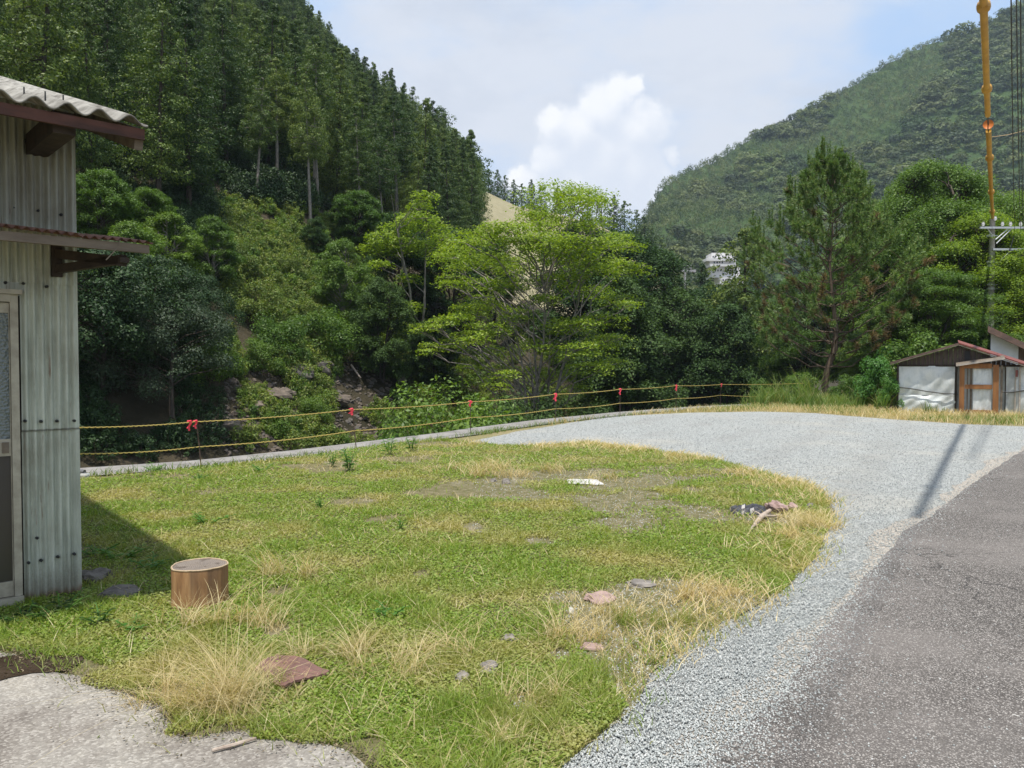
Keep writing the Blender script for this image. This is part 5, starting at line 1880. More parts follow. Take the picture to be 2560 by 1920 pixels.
a_, b_, c_, d_ = bw(2474, 1010), bw(2546, 880), bw(2474, 846), bw(2476, 838)
M_blue = simple('pale_blue_render', (0.50, 0.56, 0.64), (0.42, 0.47, 0.55), 0.8, 3)
x1 = bw(2760, 900).x
rl_ = bw(2476, 828)
rr2 = bw(2760, 960)
rz_ = lambda x: rl_.z + (rr2.z - rl_.z) * (x - rl_.x) / (rr2.x - rl_.x)
mb = MB().add([(a_.x, BD, -.1), (b_.x, BD, -.1), (b_.x, BD, rz_(b_.x) - .06), (a_.x, BD, rz_(a_.x) - .06), (a_.x, BD + 5, -.1), (b_.x, BD + 5, -.1), (b_.x, BD + 5, rz_(b_.x) - .06), (a_.x, BD + 5, rz_(a_.x) - .06)],
              [(0, 1, 2, 3), (5, 4, 7, 6), (4, 0, 3, 7), (1, 5, 6, 2)])
bpart(mb, 'wall', M_blue)
mb = MB().add([(b_.x + .004, BD + .03, -.1), (x1, BD + .03, -.1), (x1, BD + .03, rz_(x1) - .06), (b_.x + .004, BD + .03, rz_(b_.x) - .06)], [(0, 1, 2, 3)])
bpart(mb, 'plank_wall', M_plank)
mb = MB().add([(rl_.x - .1, BD - .5, rz_(rl_.x - .1) - .1), (x1, BD - .5, rz_(x1) - .1), (x1, BD + 5.4, rz_(x1) - .1), (rl_.x - .1, BD + 5.4, rz_(rl_.x - .1) - .1),
               (rl_.x - .1, BD - .5, rz_(rl_.x - .1) + .16), (x1, BD - .5, rz_(x1) + .16), (x1, BD + 5.4, rz_(x1) + .16), (rl_.x - .1, BD + 5.4, rz_(rl_.x - .1) + .16)],
              [(3, 2, 1, 0), (4, 5, 6, 7), (0, 1, 5, 4), (1, 2, 6, 5), (2, 3, 7, 6), (3, 0, 4, 7)])
bpart(mb, 'roof', M_brownroof)

# ------------------------------------------------------------------ utility pole, wires and yellow line covers
UD = 40.0
uw = lambda a, b_, o=0: at(a, b_, UD + o)
pole = empty('utility_pole', Vector((uw(2474, 960).x, UD, 0)))
tag(pole, 'grey concrete utility pole with steel crossarms behind the blue house', 'utility pole')
M_cpole = simple('pole_concrete', (0.36, 0.345, 0.32), (0.25, 0.24, 0.22), 0.85, 5, bmp=0.1)
M_steel = simple('galvanised_steel', (0.55, 0.57, 0.58), (0.40, 0.42, 0.43), 0.45, 20, 0.4)
M_cable = simple('black_cable', (0.028, 0.032, 0.034), (0.02, 0.022, 0.024), 0.5, 20)
M_yel = simple('yellow_cover', (0.62, 0.33, 0.045), (0.44, 0.22, 0.03), 0.5, 2.5)


def ppart(mb, name, mat, smooth=False):
    o = mb.build(name, mat, None, smooth)
    o.parent = pole
    o.matrix_parent_inverse = Matrix.Translation(-Vector(pole.location))
    return o


pbx = uw(2473, 960)
ptop = uw(2481, 548)
mb = MB().tube([(pbx.x, UD, -.3), (ptop.x, UD, ptop.z)], [.19, .125], 14)
ppart(mb, 'shaft', M_cpole, True)
mb = MB()
for y_, x0, x1_, h_ in ((571, 2444, 2600, .1), (625, 2476, 2610, .1)):
    a_, b_ = uw(x0, y_), uw(x1_, y_)
    mb.bar((a_.x, UD - .2, a_.z), (b_.x, UD - .2, b_.z), .1, h_)
ppart(mb, 'crossarm', M_steel)
mb = MB()
for (xa_, ya_), (xb_, yb_) in (((2462, 572), (2478, 592)), ((2524, 572), (2486, 610)), ((2516, 572), (2484, 600)), ((2520, 628), (2484, 665))):
    a_, b_ = uw(xa_, ya_), uw(xb_, yb_)
    mb.tube([(a_.x, UD - .2, a_.z), (b_.x, UD - .16, b_.z)], .03, 6)
ppart(mb, 'brace', M_steel)
mb = MB()
for y_ in (590, 655, 664, 686, 712, 722):
    a_ = uw(2477, y_)
    mb.tube([(a_.x, UD, a_.z - .05), (a_.x, UD, a_.z + .05)], .19, 12)
    mb.tube([(a_.x - .25, UD - .1, a_.z), (a_.x + .28, UD - .1, a_.z)], .02, 5)
ppart(mb, 'band', M_steel)
mb = MB()
for x_, y_ in ((2452, 562), (2482, 548), (2500, 562), (2520, 562), (2545, 562)):
    a_ = uw(x_, y_)
    mb.tube([(a_.x, UD - .2, a_.z - .1), (a_.x, UD - .2, a_.z - .02), (a_.x, UD - .2, a_.z + .05), (a_.x, UD - .2, a_.z + .12)], [.04, .09, .06, .05], 8)
ppart(mb, 'insulator', simple('white_porcelain', (.62, .62, .6), (.5, .5, .48), .3, 10), True)
mb = MB().tube([(pbx.x + .3, UD - .6, 1.0)] + [tuple(uw(a, b_, -.3)) for a, b_ in ((2505, 690), (2520, 640), (2535, 590))], .025, 5)
ppart(mb, 'stay_cable', M_cable)
# wire A runs from the pole over the camera's right shoulder
LW = []          # (pixel x, pixel y, depth) along the sleeve line
def wire_pt(py, z0=8.6, zt_=8.9):
    return None


A0, A1 = at(2482, 548, UD - .3), None
dirv = Vector((A0.x, A0.y, 0)).normalized()
zz_ = lambda t: A0.z - 2.1 * t + 0.0 * t     # falls towards the camera


def wire(t, off=0.0, dz=0.0, sag=0.55):
    """t: 0 at the pole, 1 above the camera; off: metres to the right of the sight line"""
    d = (UD - .3) / dirv.y * (1 - t)
    side = Vector((dirv.y, -dirv.x, 0))
    q_ = dirv * d + side * (off * t)
    q_.z = A0.z + dz - 1.6 * t - sag * 4 * t * (1 - t)
    return q_


def cover(t0, t1, n, name, label, r0=.065):
    e_ = empty(name, wire(t0, -.25))
    tag(e_, label, 'line cover', 'yellow covers on the overhead line')
    base_ = Vector(e_.location)
    mb = MB()
    P = [wire(t0 + (t1 - t0) * i / 20, -.25) - base_ for i in range(21)]
    mb.tube(P, r0, 10)
    MBs = mb.build('sleeve', M_yel, e_, True)
    for j in range(n):
        t = t0 + (t1 - t0) * (j + .5) / n
        c_, d_ = wire(t, -.25) - base_, (wire(t + .004, -.25) - wire(t, -.25)).normalized()
        MB().tube([c_ - d_ * .16, c_ - d_ * .1, c_ + d_ * .02, c_ + d_ * .08], [r0 * 1.02, r0 * 1.75, r0 * 1.7, r0 * 1.02], 12).build('collar', M_yel, e_, True)
    return e_


cover(.02, .50, 3, 'line_cover', 'yellow sleeve on the overhead line nearest the utility pole')
cover(.535, .84, 3, 'line_cover', 'yellow sleeve on the overhead line reaching to the top of the picture', .058)
c_ = wire(.512, -.25)
tag(MB().tube([c_, c_ - dirv * .05, c_ - dirv * .1], [.07, .10, .115], 14).build('end_cap', simple('orange_cap', (.66, .20, .03), (.5, .13, .02), .5, 6), None, True), 'round orange cap facing the camera where the two yellow sleeves meet', 'cap')
mb = MB().tube([wire(i / 30, -.25) for i in range(0, 33)], [.018 if i < 25 else .009 for i in range(33)], 6)
tag(mb.build('power_line', M_cable), 'black overhead line inside the yellow sleeves', 'wire', 'overhead lines')
for off, dz, nm in ((0.05, -.35, 'leftmost of the three thin black overhead lines'), (0.22, -.2, 'middle of the three thin black overhead lines'), (0.30, -.05, 'rightmost of the three thin black overhead lines')):
    near, far_ = at(*{.05: (2527, -60), .22: (2540, -60), .30: (2551, -60)}[off], 13.0), uw({.05: 2537, .22: 2552, .30: 2558}[off], 575)
    P = []
    for i in range(31):
        t = i / 28
        q_ = far_.lerp(near, t)
        q_.z -= .5 * 4 * t * (1 - t) if t < 1 else -(t - 1) * .8
        P.append(q_)
    tag(MB().tube(P, .011, 6).build('power_line', M_cable), nm, 'wire', 'overhead lines')
g1, g2 = at(2476, 343, 150), at(2600, 318, 120)
tag(MB().tube([at(2470, 344, 140), at(2520, 337, 132), g2], .06, 5).build('guard_pipe', simple('tan_pipe', (.6, .42, .2), (.5, .35, .16), .6, 5)), 'thin tan pipe slanting across the right mountainside', 'pipe')

# ------------------------------------------------------------------ white hotel and bridge rail up the valley
HD = 270.0
hw = lambda a, b_, o=0: at(a, b_, HD + o)
hotel = empty('hotel', hw(1790, 700))
tag(hotel, 'white terraced concrete hotel far up the valley, half hidden by trees', 'building')
M_hotel = simple('white_concrete', (0.78, 0.76, 0.74), (0.64, 0.62, 0.60), 0.8, 0.3)
M_win = simple('dark_window', (0.05, 0.055, 0.07), (0.04, 0.045, 0.055), 0.2, 1)


def hpart(mb, name, mat):
    o = mb.build(name, mat)
    o.parent = hotel
    o.matrix_parent_inverse = Matrix.Translation(-Vector(hotel.location))
    return o


for x0, x1_, y0, y1, o in ((1779, 1840, 632, 646, 3), (1766, 1840, 645, 652, 0), (1774, 1840, 653, 668, 1.5), (1775, 1840, 660, 666, -.2), (1779, 1850, 668, 694, 2), (1800, 1860, 692, 712, 0)):
    a_, b_ = hw(x0, y1, o), hw(x1_, y0, o)
    hpart(MB().box((a_.x, a_.y, a_.z), (b_.x, a_.y + 8, b_.z)), 'storey', M_hotel)
for x_, y_, o in ((1783, 642, 3), (1789, 641, 3), (1807, 641, 3), (1786, 656, 1.5), (1793, 656, 1.5), (1799, 655, 1.5), (1806, 656, 1.5), (1793, 664, -.2), (1799, 664, -.2), (1788, 676, 2), (1795, 676, 2), (1802, 676, 2), (1809, 684, 2), (1808, 700, 0), (1815, 700, 0)):
    a_, b_ = hw(x_ - 1.8, y_ + 2.2, o - .06), hw(x_ + 1.8, y_ - 2.2, o - .06)
    hpart(MB().box((a_.x, a_.y, a_.z), (b_.x, a_.y + .05, b_.z)), 'window', M_win)
BRD = 235.0
brw = lambda a, b_: at(a, b_, BRD)
bridge = empty('bridge', brw(1715, 700))
tag(bridge, 'short stretch of grey bridge rail showing above the trees up the valley', 'bridge')
M_brg = simple('bridge_grey', (0.42, 0.40, 0.40), (0.32, 0.30, 0.30), 0.8, 1)
for nm, bxs in (('rail', ((1690, 1730, 663, 665), (1690, 1730, 669, 671))), ('pier', ((1711, 1715, 672, 730),)), ('deck', ((1680, 1740, 674, 680),))):
    mb = MB()
    for x0, x1_, y0, y1 in bxs:
        a_, b_ = brw(x0, y1), brw(x1_, y0)
        mb.box((a_.x, BRD, a_.z), (b_.x, BRD + 2, b_.z))
    o = mb.build(nm, M_brg)
    o.parent = bridge
    o.matrix_parent_inverse = Matrix.Translation(-Vector(bridge.location))
# ------------------------------------------------------------------ scrub and rocks on the open slope of the far bank
SCR = [bush(200 + k, 1.0, 0.8, L_scrub, 0.13, 600, 11, 4) for k in range(4)]
SCG = [bush(210 + k, 1.0, 0.8, L_mid, 0.12, 700, 9, 4) for k in range(2)]
SCD = [bush(214 + k, 1.0, 0.8, L_deep, 0.11, 800, 11, 4) for k in range(2)]
SBR = [bush(220 + k, 2.0, 1.3, L_scrub, 0.085, 9000, 26) for k in range(2)]
SBG = [bush(225 + k, 2.0, 1.3, L_mid, 0.085, 9000, 26) for k in range(2)]
sp_ = np.concatenate([slope_pts(3400, 540, 930, 555, 950, 1), slope_pts(260, 600, 960, 950, 1150, 2), slope_pts(450, 160, 560, 560, 1150, 3), slope_pts(500, 420, 620, 640, 940, 33), slope_pts(260, 540, 680, 500, 580, 34), slope_pts(400, 540, 680, 760, 920, 35), slope_pts(260, 200, 560, 380, 560, 36), slope_pts(200, 560, 700, 470, 580, 37), slope_pts(1500, 930, 1900, 620, 1060, 4), slope_pts(350, 200, 520, 480, 620, 12), slope_pts(150, 700, 1000, 560, 640, 14), slope_pts(900, 470, 900, 380, 545, 15)])
keep = fbm(sp_[:, 0], sp_[:, 1], 3.0) > 0.40
sp_ = sp_[keep]
n = len(sp_)
r_ = np.random.default_rng(3)
s = r_.uniform(0.3, 0.85, n) * np.where(sp_[:, 2] > 11.5, 1.7, 1)
scatter('undergrowth', sp_ - np.array([0, 0, .1]), np.column_stack([np.zeros((n, 2)), r_.uniform(0, 6.28, n)]), np.column_stack([s, s, s * r_.uniform(.7, 1.5, n)]),
        np.where((np.arctan2(sp_[:, 0], sp_[:, 1]) < math.atan((560 - 1280) / F)) | (sp_[:, 2] > 11.5), 6 + r_.integers(0, 2, n), np.where(r_.random(n) < .72, r_.integers(0, 4, n), 4 + r_.integers(0, 2, n))), [q_.joined('scrub') for q_ in SCR + SCG + SCD])  # deep-leaved scrub paints shade on the left bank and the wood floor
for i, (a, b_, H, lab, kind) in enumerate([(700, 905, 2.2, 'bright green bush in the middle of the open scrubby slope', 0), (640, 800, 2.0, 'yellow green bush on the left part of the open slope', 1), (820, 900, 2.6, 'leafy bush on the right part of the open slope, above the rocks', 0),
                                    (590, 690, 1.8, 'yellowish bush near the top left of the open slope', 1), (720, 700, 1.6, 'olive bush high on the open slope', 1), (860, 780, 2.6, 'dark leafy bush below the layered green tree', 0),
                                    (760, 830, 1.8, 'yellow green bush right of the middle of the open slope', 1), (690, 1090, 1.1, 'green bush on the rocks just above the river wall', 0), (780, 1060, 1.3, 'green bush among rocks behind the second stake', 0),
                                    (640, 940, 1.6, 'bush at the left foot of the open slope', 0), (520, 960, 1.9, 'shady green bush left of the rocky foot of the slope', 0)]):
    P = slope_pts(1, a, a + 1, b_, b_ + 1, i)
    if len(P):
        (SBG if kind == 0 else SBR)[i % 2].place('bush', tuple(P[0] - np.array([0, 0, .15])), lab, 'bush', H, 1.1)
BUS = [bush(230, 2.4, 1.5, L_mid, 0.06, 22000, 34), bush(231, 2.4, 1.4, L_dark, 0.06, 22000, 30)]
for i, (a, b_, dep, top, lab, k_) in enumerate([(1120, 1075, 21.5, 965, 'broad leaved shrub behind the third stake, below the yellow green tree', 0), (1195, 1075, 24, 1000, 'rounded shrub leaning over the river wall right of the third stake', 1), (1060, 1060, 26, 985, 'shrub left of the shrubs at the third stake', 1),
                                       (1300, 1020, 35, 930, 'leafy shrub at the foot of the yellow green tree', 1), (1430, 1010, 37, 930, 'leafy shrub at the right foot of the yellow green tree', 1)]):
    p_ = at(a, top, dep)
    z_ = float(T(p_.x, p_.y))
    BUS[k_].place('shrub', (p_.x, p_.y, z_), lab, 'shrub', p_.z - z_, 0.8 if p_.z - z_ > 3 else 1.05)
K_far = simple('river_rock', (0.13, 0.115, 0.10), (0.05, 0.044, 0.038), 0.95, 3, bmp=0.9)
for i, (a, b_, sx, sz, lab, mt) in enumerate([(745, 950, .8, .5, 'largest grey boulder at the rocky foot of the open slope', 'K_far'), (700, 1000, .7, .35, 'brown rock below the largest boulder on the far bank', 'K_brown'), (840, 1010, .6, .3, 'brown rock on the right of the rocky foot of the slope', 'K_brown'),
                                      (640, 1040, .7, .35, 'dark rock low on the far bank above the lower rope', 'K_brown'), (1005, 985, .35, .6, 'pale upright rock left of the shrubs under the yellow green tree', 'K_grey'), (560, 1085, .7, .35, 'mossy rock behind the nearest stake', 'K_brown'), (800, 940, .7, .5, 'grey rock right of the largest boulder', 'K_far')]):
    P = slope_pts(1, a, a + 1, b_, b_ + 1, i + 40)
    if len(P):
        rock('rock', Vector(P[0]), sx, sx * .8, sz, globals()[mt], 60 + i, lab, 'rock', rz=i * 1.3, sink=.35)
rb = slope_pts(1000, 560, 980, 920, 1140, 31)
r_ = np.random.default_rng(8)
rbm = []
for k in range(3):
    me = rock('tmp', Vector((0, 0, 0)), 1, .85, .6, [K_brown, K_far, K_brown][k], 80 + k, None, None)
    rbm.append(me.data)
    bpy.data.objects.remove(me)
n = len(rb)
s = r_.uniform(.03, .17, n)
scatter('rubble', rb, np.column_stack([r_.uniform(-.5, .5, (n, 2)), r_.uniform(0, 6.28, n)]), np.column_stack([s] * 3), r_.integers(0, 3, n), rbm)
for a, b_, c_, d_, lab in ((880, 935, 905, 962, 'bleached fallen branch slanting down right of the rocks'), (1010, 790, 955, 765, 'bare pale branch left of the yellow green tree')):
    P, Q = slope_pts(1, a, a + 1, b_, b_ + 1, 1), slope_pts(1, c_, c_ + 1, d_, d_ + 1, 1)
    if len(P) and len(Q):
        tag(MB().tube([Vector(P[0]) + Vector((0, -.3, .4)), Vector(Q[0]) + Vector((0, -.4, .35))], [.05, .04], 6).build('fallen_branch', M_dead), lab, 'branch')

# ------------------------------------------------------------------ grass of the lawn
LP = [(p_.x, p_.y) for p_ in LAWN]
APP = [(p_.x, p_.y) for p_ in APR]


def lawn_pts(n, seed, near=2.7, far=21.5, power=1.35, margin=0.0):
    """denser close to the camera, as a blade there covers more of the picture"""
    r_ = np.random.default_rng(seed)
    u_ = r_.uniform(0, 1, n)
    q_ = 1 - power
    y = (near ** q_ + u_ * (far ** q_ - near ** q_)) ** (1 / q_)
    x = r_.uniform(-0.78, 0.45, n) * y
    x, y = x + r_.normal(0, .05 + margin, n), y + r_.normal(0, .05 + margin, n)
    jx, jy = (vnoise(x, y, .17) - .5) * .34, (vnoise(x + 50, y + 20, .17) - .5) * .34
    ok = inpoly(x, y, LP) & ~inpoly(x + jx, y + jy - .05, APP)
    return x[ok], y[ok]


BARE = [(890, 1258, 150, 20), (1590, 1240, 110, 22), (1150, 1216, 70, 16), (1700, 1196, 90, 14), (800, 1168, 170, 26), (1730, 1228, 60, 14), (1000, 1150, 130, 22), (1500, 1600, 90, 40), (1400, 1640, 110, 40), (1290, 1760, 100, 60),
        (1050, 1440, 60, 24), (960, 1300, 80, 20), (1340, 1360, 90, 24), (690, 1580, 70, 40), (300, 1180, 190, 22), (1830, 1180, 120, 16), (700, 1480, 60, 30), (1180, 1320, 90, 20)]


def bare(x, y):
    """0 where the lawn is closed, 1 on worn earth"""
    f_ = np.clip((fbm(x, y, 1.5) - 0.64) / 0.10, 0, 1)
    for a, b_, w_, h_ in BARE:
        c_, e_, t_ = gnd(a, b_), gnd(a + w_ / 2, b_), gnd(a, b_ - h_ / 2)
        d_ = np.hypot((x - c_.x) / (e_.x - c_.x), (y - c_.y) / (t_.y - c_.y)) + (vnoise(x, y, .25) - .5) * 1.1
        f_ = np.maximum(f_, np.clip((1.15 - d_) / .35, 0, 1))
    return f_


def dryness(x, y):
    a = fbm(x + 31, y + 9, 1.9)
    d = np.clip((a - 0.53) / 0.12, 0, 1)
    # the front edge by the apron, the far edge and the right edge are dry
    d = np.maximum(d, np.clip(1 - np.abs(y - 14.2 - 0.1 * x) / 2.2, 0, 1) * np.clip((x + 3.5) / 2, 0, 1) * 0.9)
    d = np.maximum(d, np.clip(1 - np.hypot(x + 1.5, (y - 5.2) * 1.0) / 1.5, 0, 1) * 0.8)
    return d


x, y = lawn_pts(330000, 11, margin=.02)
k = np.random.default_rng(1).random(len(x)) > bare(x, y) * 0.96
x, y = x[k], y[k]
n = len(x)
r_ = np.random.default_rng(2)
h = r_.uniform(.015, .045, n) * (0.35 + 1.5 * vnoise(x, y, .22) ** 1.5 + 0.4 * fbm(x, y, .6))
w = 0.0035 + 0.00085 * y
V, Fc = blades(np.column_stack([x, y, np.full(n, .004)]), h, r_.uniform(.2, 1.3, n), w, 2, r_)
tag(link('grass', np_mesh('grass', V, Fc, L_grass)), kind='stuff')
# low broad leaves between the blades
x, y = lawn_pts(420000, 12)
k = np.random.default_rng(5).random(len(x)) > bare(x, y)
x, y = x[k], y[k]
n = len(x)
C = np.column_stack([x, y, r_.uniform(.012, .04, n)])
V = leaves(C, np.tile([0, 0, 1.0], (n, 1)), 0.009 + 0.0019 * y, 0.75, 0.38, r_)
tag(link('ground_cover', quadmesh('ground_cover', V, L_grass)), kind='stuff')
# straw among the green, thick where the lawn is dry
x, y = lawn_pts(420000, 13, margin=.03)
k = np.random.default_rng(6).random(len(x)) < 0.012 + 0.05 * dryness(x, y) + 0.13 * np.clip(1 - np.abs(y - 13.6 - 0.12 * x) / 2.4, 0, 1) * np.clip((x + 4.5) / 2, 0, 1)
x, y = x[k], y[k]
n = len(x)
V, Fc = blades(np.column_stack([x, y, np.full(n, .003)]), r_.uniform(.025, .09, n), r_.uniform(.6, 2.4, n), 0.002 + 0.00055 * y, 3, r_)
tag(link('dry_grass', np_mesh('dry_grass', V, Fc, L_straw)), kind='stuff')
# matted straw along the gravel edge and the front of the lawn
r_ = np.random.default_rng(61)
fr = []
edge = [Vector(p_) for p_ in LAWN[3:20]]
for a, b_ in zip(edge, edge[1:]):
    L = (b_ - a).length
    nr = Vector(((b_ - a).y, -(b_ - a).x, 0)).normalized()
    for i in range(int(L * 90)):
        q_ = a.lerp(b_, r_.random())
        if vnoise(q_.x + 9, q_.y, .9) < .45:
            continue
        o_ = -abs(r_.normal(.1, .32)) + .04
        for _ in range(5):
            fr.append((q_.x + nr.x * o_ + r_.normal(0, .07), q_.y + nr.y * o_ + r_.normal(0, .07), .002))
fr = np.array(fr)
n = len(fr)
V, Fc = blades(fr, r_.uniform(.03, .13, n), r_.uniform(.4, 2.2, n), 0.0028 + 0.0006 * fr[:, 1], 3, r_)
tag(link('edge_straw', np_mesh('edge_straw', V, Fc, L_straw)), kind='stuff')
# ragged dark green fringe against the gravel
fr = []
r_ = np.random.default_rng(14)
edge = [Vector(p_) for p_ in LAWN[5:22]]
for a, b_ in zip(edge, edge[1:]):
    L = (b_ - a).length
    for i in range(int(L * 55)):
        q_ = a.lerp(b_, r_.random())
        nr = Vector(((b_ - a).y, -(b_ - a).x, 0)).normalized()
        cl = vnoise(q_.x, q_.y, .35)
        if cl < .42:
            continue
        o_ = r_.normal(-.12, .10)
        m_ = int(10 * cl)
        for _ in range(m_):
            fr.append((q_.x + nr.x * o_ + r_.normal(0, .045), q_.y + nr.y * o_ + r_.normal(0, .045), .002))
fr = np.array(fr)
n = len(fr)
V, Fc = blades(fr, r_.uniform(.02, .08, n), r_.uniform(.2, 1.3, n), 0.003 + 0.0006 * fr[:, 1], 2, r_)
tag(link('edge_grass', np_mesh('edge_grass', V, Fc, L_grass)), kind='stuff')

# single tufts of tall dry grass
def tuft(px_, py, hpx, wpx, n_, mat, label, name='grass_tuft', seed=0, lean=(.3, 1.5), group='tall dry grass tufts', tight=.28, seg=5, wid=.0042):
    r_ = np.random.default_rng(seed)
    g_ = gnd(px_, py)
    k_ = g_.y / F
    rad = wpx * k_ / 2
    m_ = 5 + n_ // 60
    sc_ = np.column_stack([r_.uniform(-1, 1, m_) * rad * tight * 2.3, r_.uniform(-1, 1, m_) * rad * tight * 1.5])
    own, bias, shr = r_.integers(0, m_, n_), r_.uniform(0, 6.28, m_), r_.uniform(.4, 1.05, m_)
    P = np.column_stack([sc_[own] + r_.normal(0, rad * .10, (n_, 2)), np.zeros(n_)])
    az = bias[own] + r_.normal(0, 1.25, n_)
    h_ = hpx * k_ * r_.uniform(.3, 1.1, n_) * shr[own]
    w_ = np.full(n_, wid * (g_.y / 5) ** .8)
    V, Fc = blades(P, h_, r_.uniform(*lean, n_) * np.where(r_.random(n_) < .15, 1.8, 1), w_, seg, r_, az, .55)
    o = link(name, np_mesh(name, V, Fc, mat))
    o.location = (g_.x, g_.y, 0)
    tag(o, label, 'grass tuft', group)


TUFTS = [(535, 1770, 270, 400, 560, 'largest tuft of tall dry grass, left of the rusty plate'), (470, 1760, 190, 330, 300, 'dry grass tuft at the apron, left of the largest tuft'), (640, 1785, 130, 260, 150, 'dry grass tuft hanging over the near edge of the plate'),
         (720, 1440, 120, 260, 260, 'dry grass tuft behind and right of the stump'), (640, 1560, 150, 260, 220, 'thin dry grass right of the stump foot'), (480, 1560, 110, 240, 200, 'dry grass in front of the stump'),
         (830, 1640, 150, 240, 230, 'dry grass tuft just behind the plate'), (960, 1690, 130, 300, 240, 'dry grass tuft right of the plate'), (1110, 1640, 110, 250, 170, 'dry grass patch in the middle of the front lawn'),
         (1430, 1600, 150, 220, 240, 'dry tuft at the right front of the lawn'), (1530, 1540, 110, 200, 160, 'dry tuft beside the flat pinkish stone'), (1760, 1490, 110, 220, 260, 'tall straw tuft at the lawn edge close to the gravel'),
         (2040, 1320, 70, 190, 260, 'straw tuft at the rightmost tip of the lawn'), (1970, 1345, 70, 160, 150, 'straw left of the tip of the lawn'), (1230, 1195, 70, 260, 260, 'straw tuft at the back of the lawn left of the white slab'),
         (1330, 1180, 60, 260, 220, 'straw behind the white slab'), (1150, 1180, 60, 260, 220, 'pale straw at the back of the lawn above the tiny stone'), (1500, 1200, 40, 120, 90, 'low straw tuft right of the white slab'),
         (1330, 1760, 100, 220, 170, 'dry grass near the front corner of the lawn'), (1260, 1870, 110, 150, 150, 'dry grass at the very front edge of the lawn'), (2010, 1230, 45, 160, 120, 'low straw at the right rear of the lawn')]
for i, (a, b_, h_, w_, n_, lab) in enumerate(TUFTS):
    tuft(a, b_, h_, w_, n_, L_straw, lab, seed=300 + i)
GT = [(1390, 1700, 90, 300, 500, 'dark green grass clump at the front right of the lawn'), (1640, 1570, 80, 220, 380, 'green grass clump on the right edge of the lawn'), (1330, 1790, 90, 240, 380, 'green grass clump near the front corner of the lawn'),
      (1170, 1790, 80, 260, 380, 'green grass clump in the lower middle of the lawn'), (860, 1480, 60, 140, 160, 'green tuft right of the dry grass behind the stump'), (1980, 1240, 40, 90, 140, 'green tuft beside the right end of the lawn'), (1080, 1880, 90, 300, 420, 'green grass clump at the bottom edge of the picture')]
for i, (a, b_, h_, w_, n_, lab) in enumerate(GT):
    tuft(a, b_, h_, w_, n_, L_grass, lab, seed=340 + i, lean=(.1, .9), group='green grass clumps', tight=.4, seg=3, wid=.0038)


# brown litter along the ragged rim of the concrete apron
r_ = np.random.default_rng(51)
ed = [Vector(p_) for p_ in APR[:12]]
li = []
for a, b_ in zip(ed, ed[1:]):
    k_ = int((b_ - a).length * 650)
    tt = r_.random(k_)[:, None]
    li.append(np.array(a)[None] * (1 - tt) + np.array(b_)[None] * tt)
li = np.concatenate(li)
sd_ = np.abs(r_.normal(0, .07, len(li))) * r_.uniform(.4, 2.2, len(li))
li[:, :2] += np.column_stack([np.cos(r_.uniform(0, 6.28, len(li))) * sd_, np.sin(r_.uniform(0, 6.28, len(li))) * sd_])
li[:, 2] = .022 + r_.uniform(0, .01, len(li))
ov = li[r_.random(len(li)) < .5] + np.column_stack([r_.normal(0, .05, (len(li), 2)), np.zeros(len(li))])[:1]
V, Fc = blades(ov, r_.uniform(.015, .07, len(ov)), r_.uniform(.4, 1.8, len(ov)), np.full(len(ov), .004), 2, r_)
tag(link('apron_grass', np_mesh('apron_grass', V, Fc, L_grass)), kind='stuff')
L_litter = leafmat('leaf_litter', [(0.10, 0.07, 0.045), (0.17, 0.125, 0.08), (0.26, 0.20, 0.13), (0.07, 0.05, 0.035), (0.12, 0.13, 0.05)], 0.1, 0.8, 0.05)
tag(link('leaf_litter', quadmesh('leaf_litter', leaves(li, np.tile([0, 0, 1.0], (len(li), 1)), .016, .5, .35, r_), L_litter)), kind='stuff')

# leafy weeds
def weed(px_, py, hpx, label, seed, mat=None, flat=False, cat='weed'):
    hpx = hpx * (1.5 if flat else 1.25)
    r_ = np.random.default_rng(seed)
    g_ = gnd(px_, py)
    H = hpx * g_.y / F
    mb, V = MB(), []
    ns = r_.integers(3, 6)
    for s_ in range(ns):
        a = 6.28 * s_ / ns + r_.normal(0, .4)
        sp = (1.1 if flat else .35) * H
        top = Vector((math.cos(a) * sp * r_.uniform(.5, 1), math.sin(a) * sp * r_.uniform(.5, 1), H * (r_.uniform(.35, .6) if flat else r_.uniform(.7, 1))))
        mb.tube([(0, 0, -.02), top * .5 + Vector((0, 0, .03 * H)), top], [.006, .005, .003], 5)
        for j in range(9):
            t = .25 + .75 * j / 8
            p_ = top * t
            da = a + 2.4 * j
            L = H * r_.uniform(.28, .45) * (1.1 - .5 * t)
            d = np.array([math.cos(da), math.sin(da), .35])
            sd = np.array([-math.sin(da), math.cos(da), 0])
            p_ = np.array(p_)
            # two folded halves per leaf
            V.append(np.stack([p_, p_ + d * L * .5 + sd * L * .2, p_ + d * L + np.array([0, 0, -.25 * L]), p_ + d * L * .5 - sd * L * .2]))
    e_ = empty('weed', (g_.x, g_.y, 0))
    tag(e_, label, cat, 'leafy weeds')
    mb.build('stems', L_weed, e_)
    link('leaves', quadmesh('weed_leaves', np.concatenate(V), mat or L_weed), None, e_)


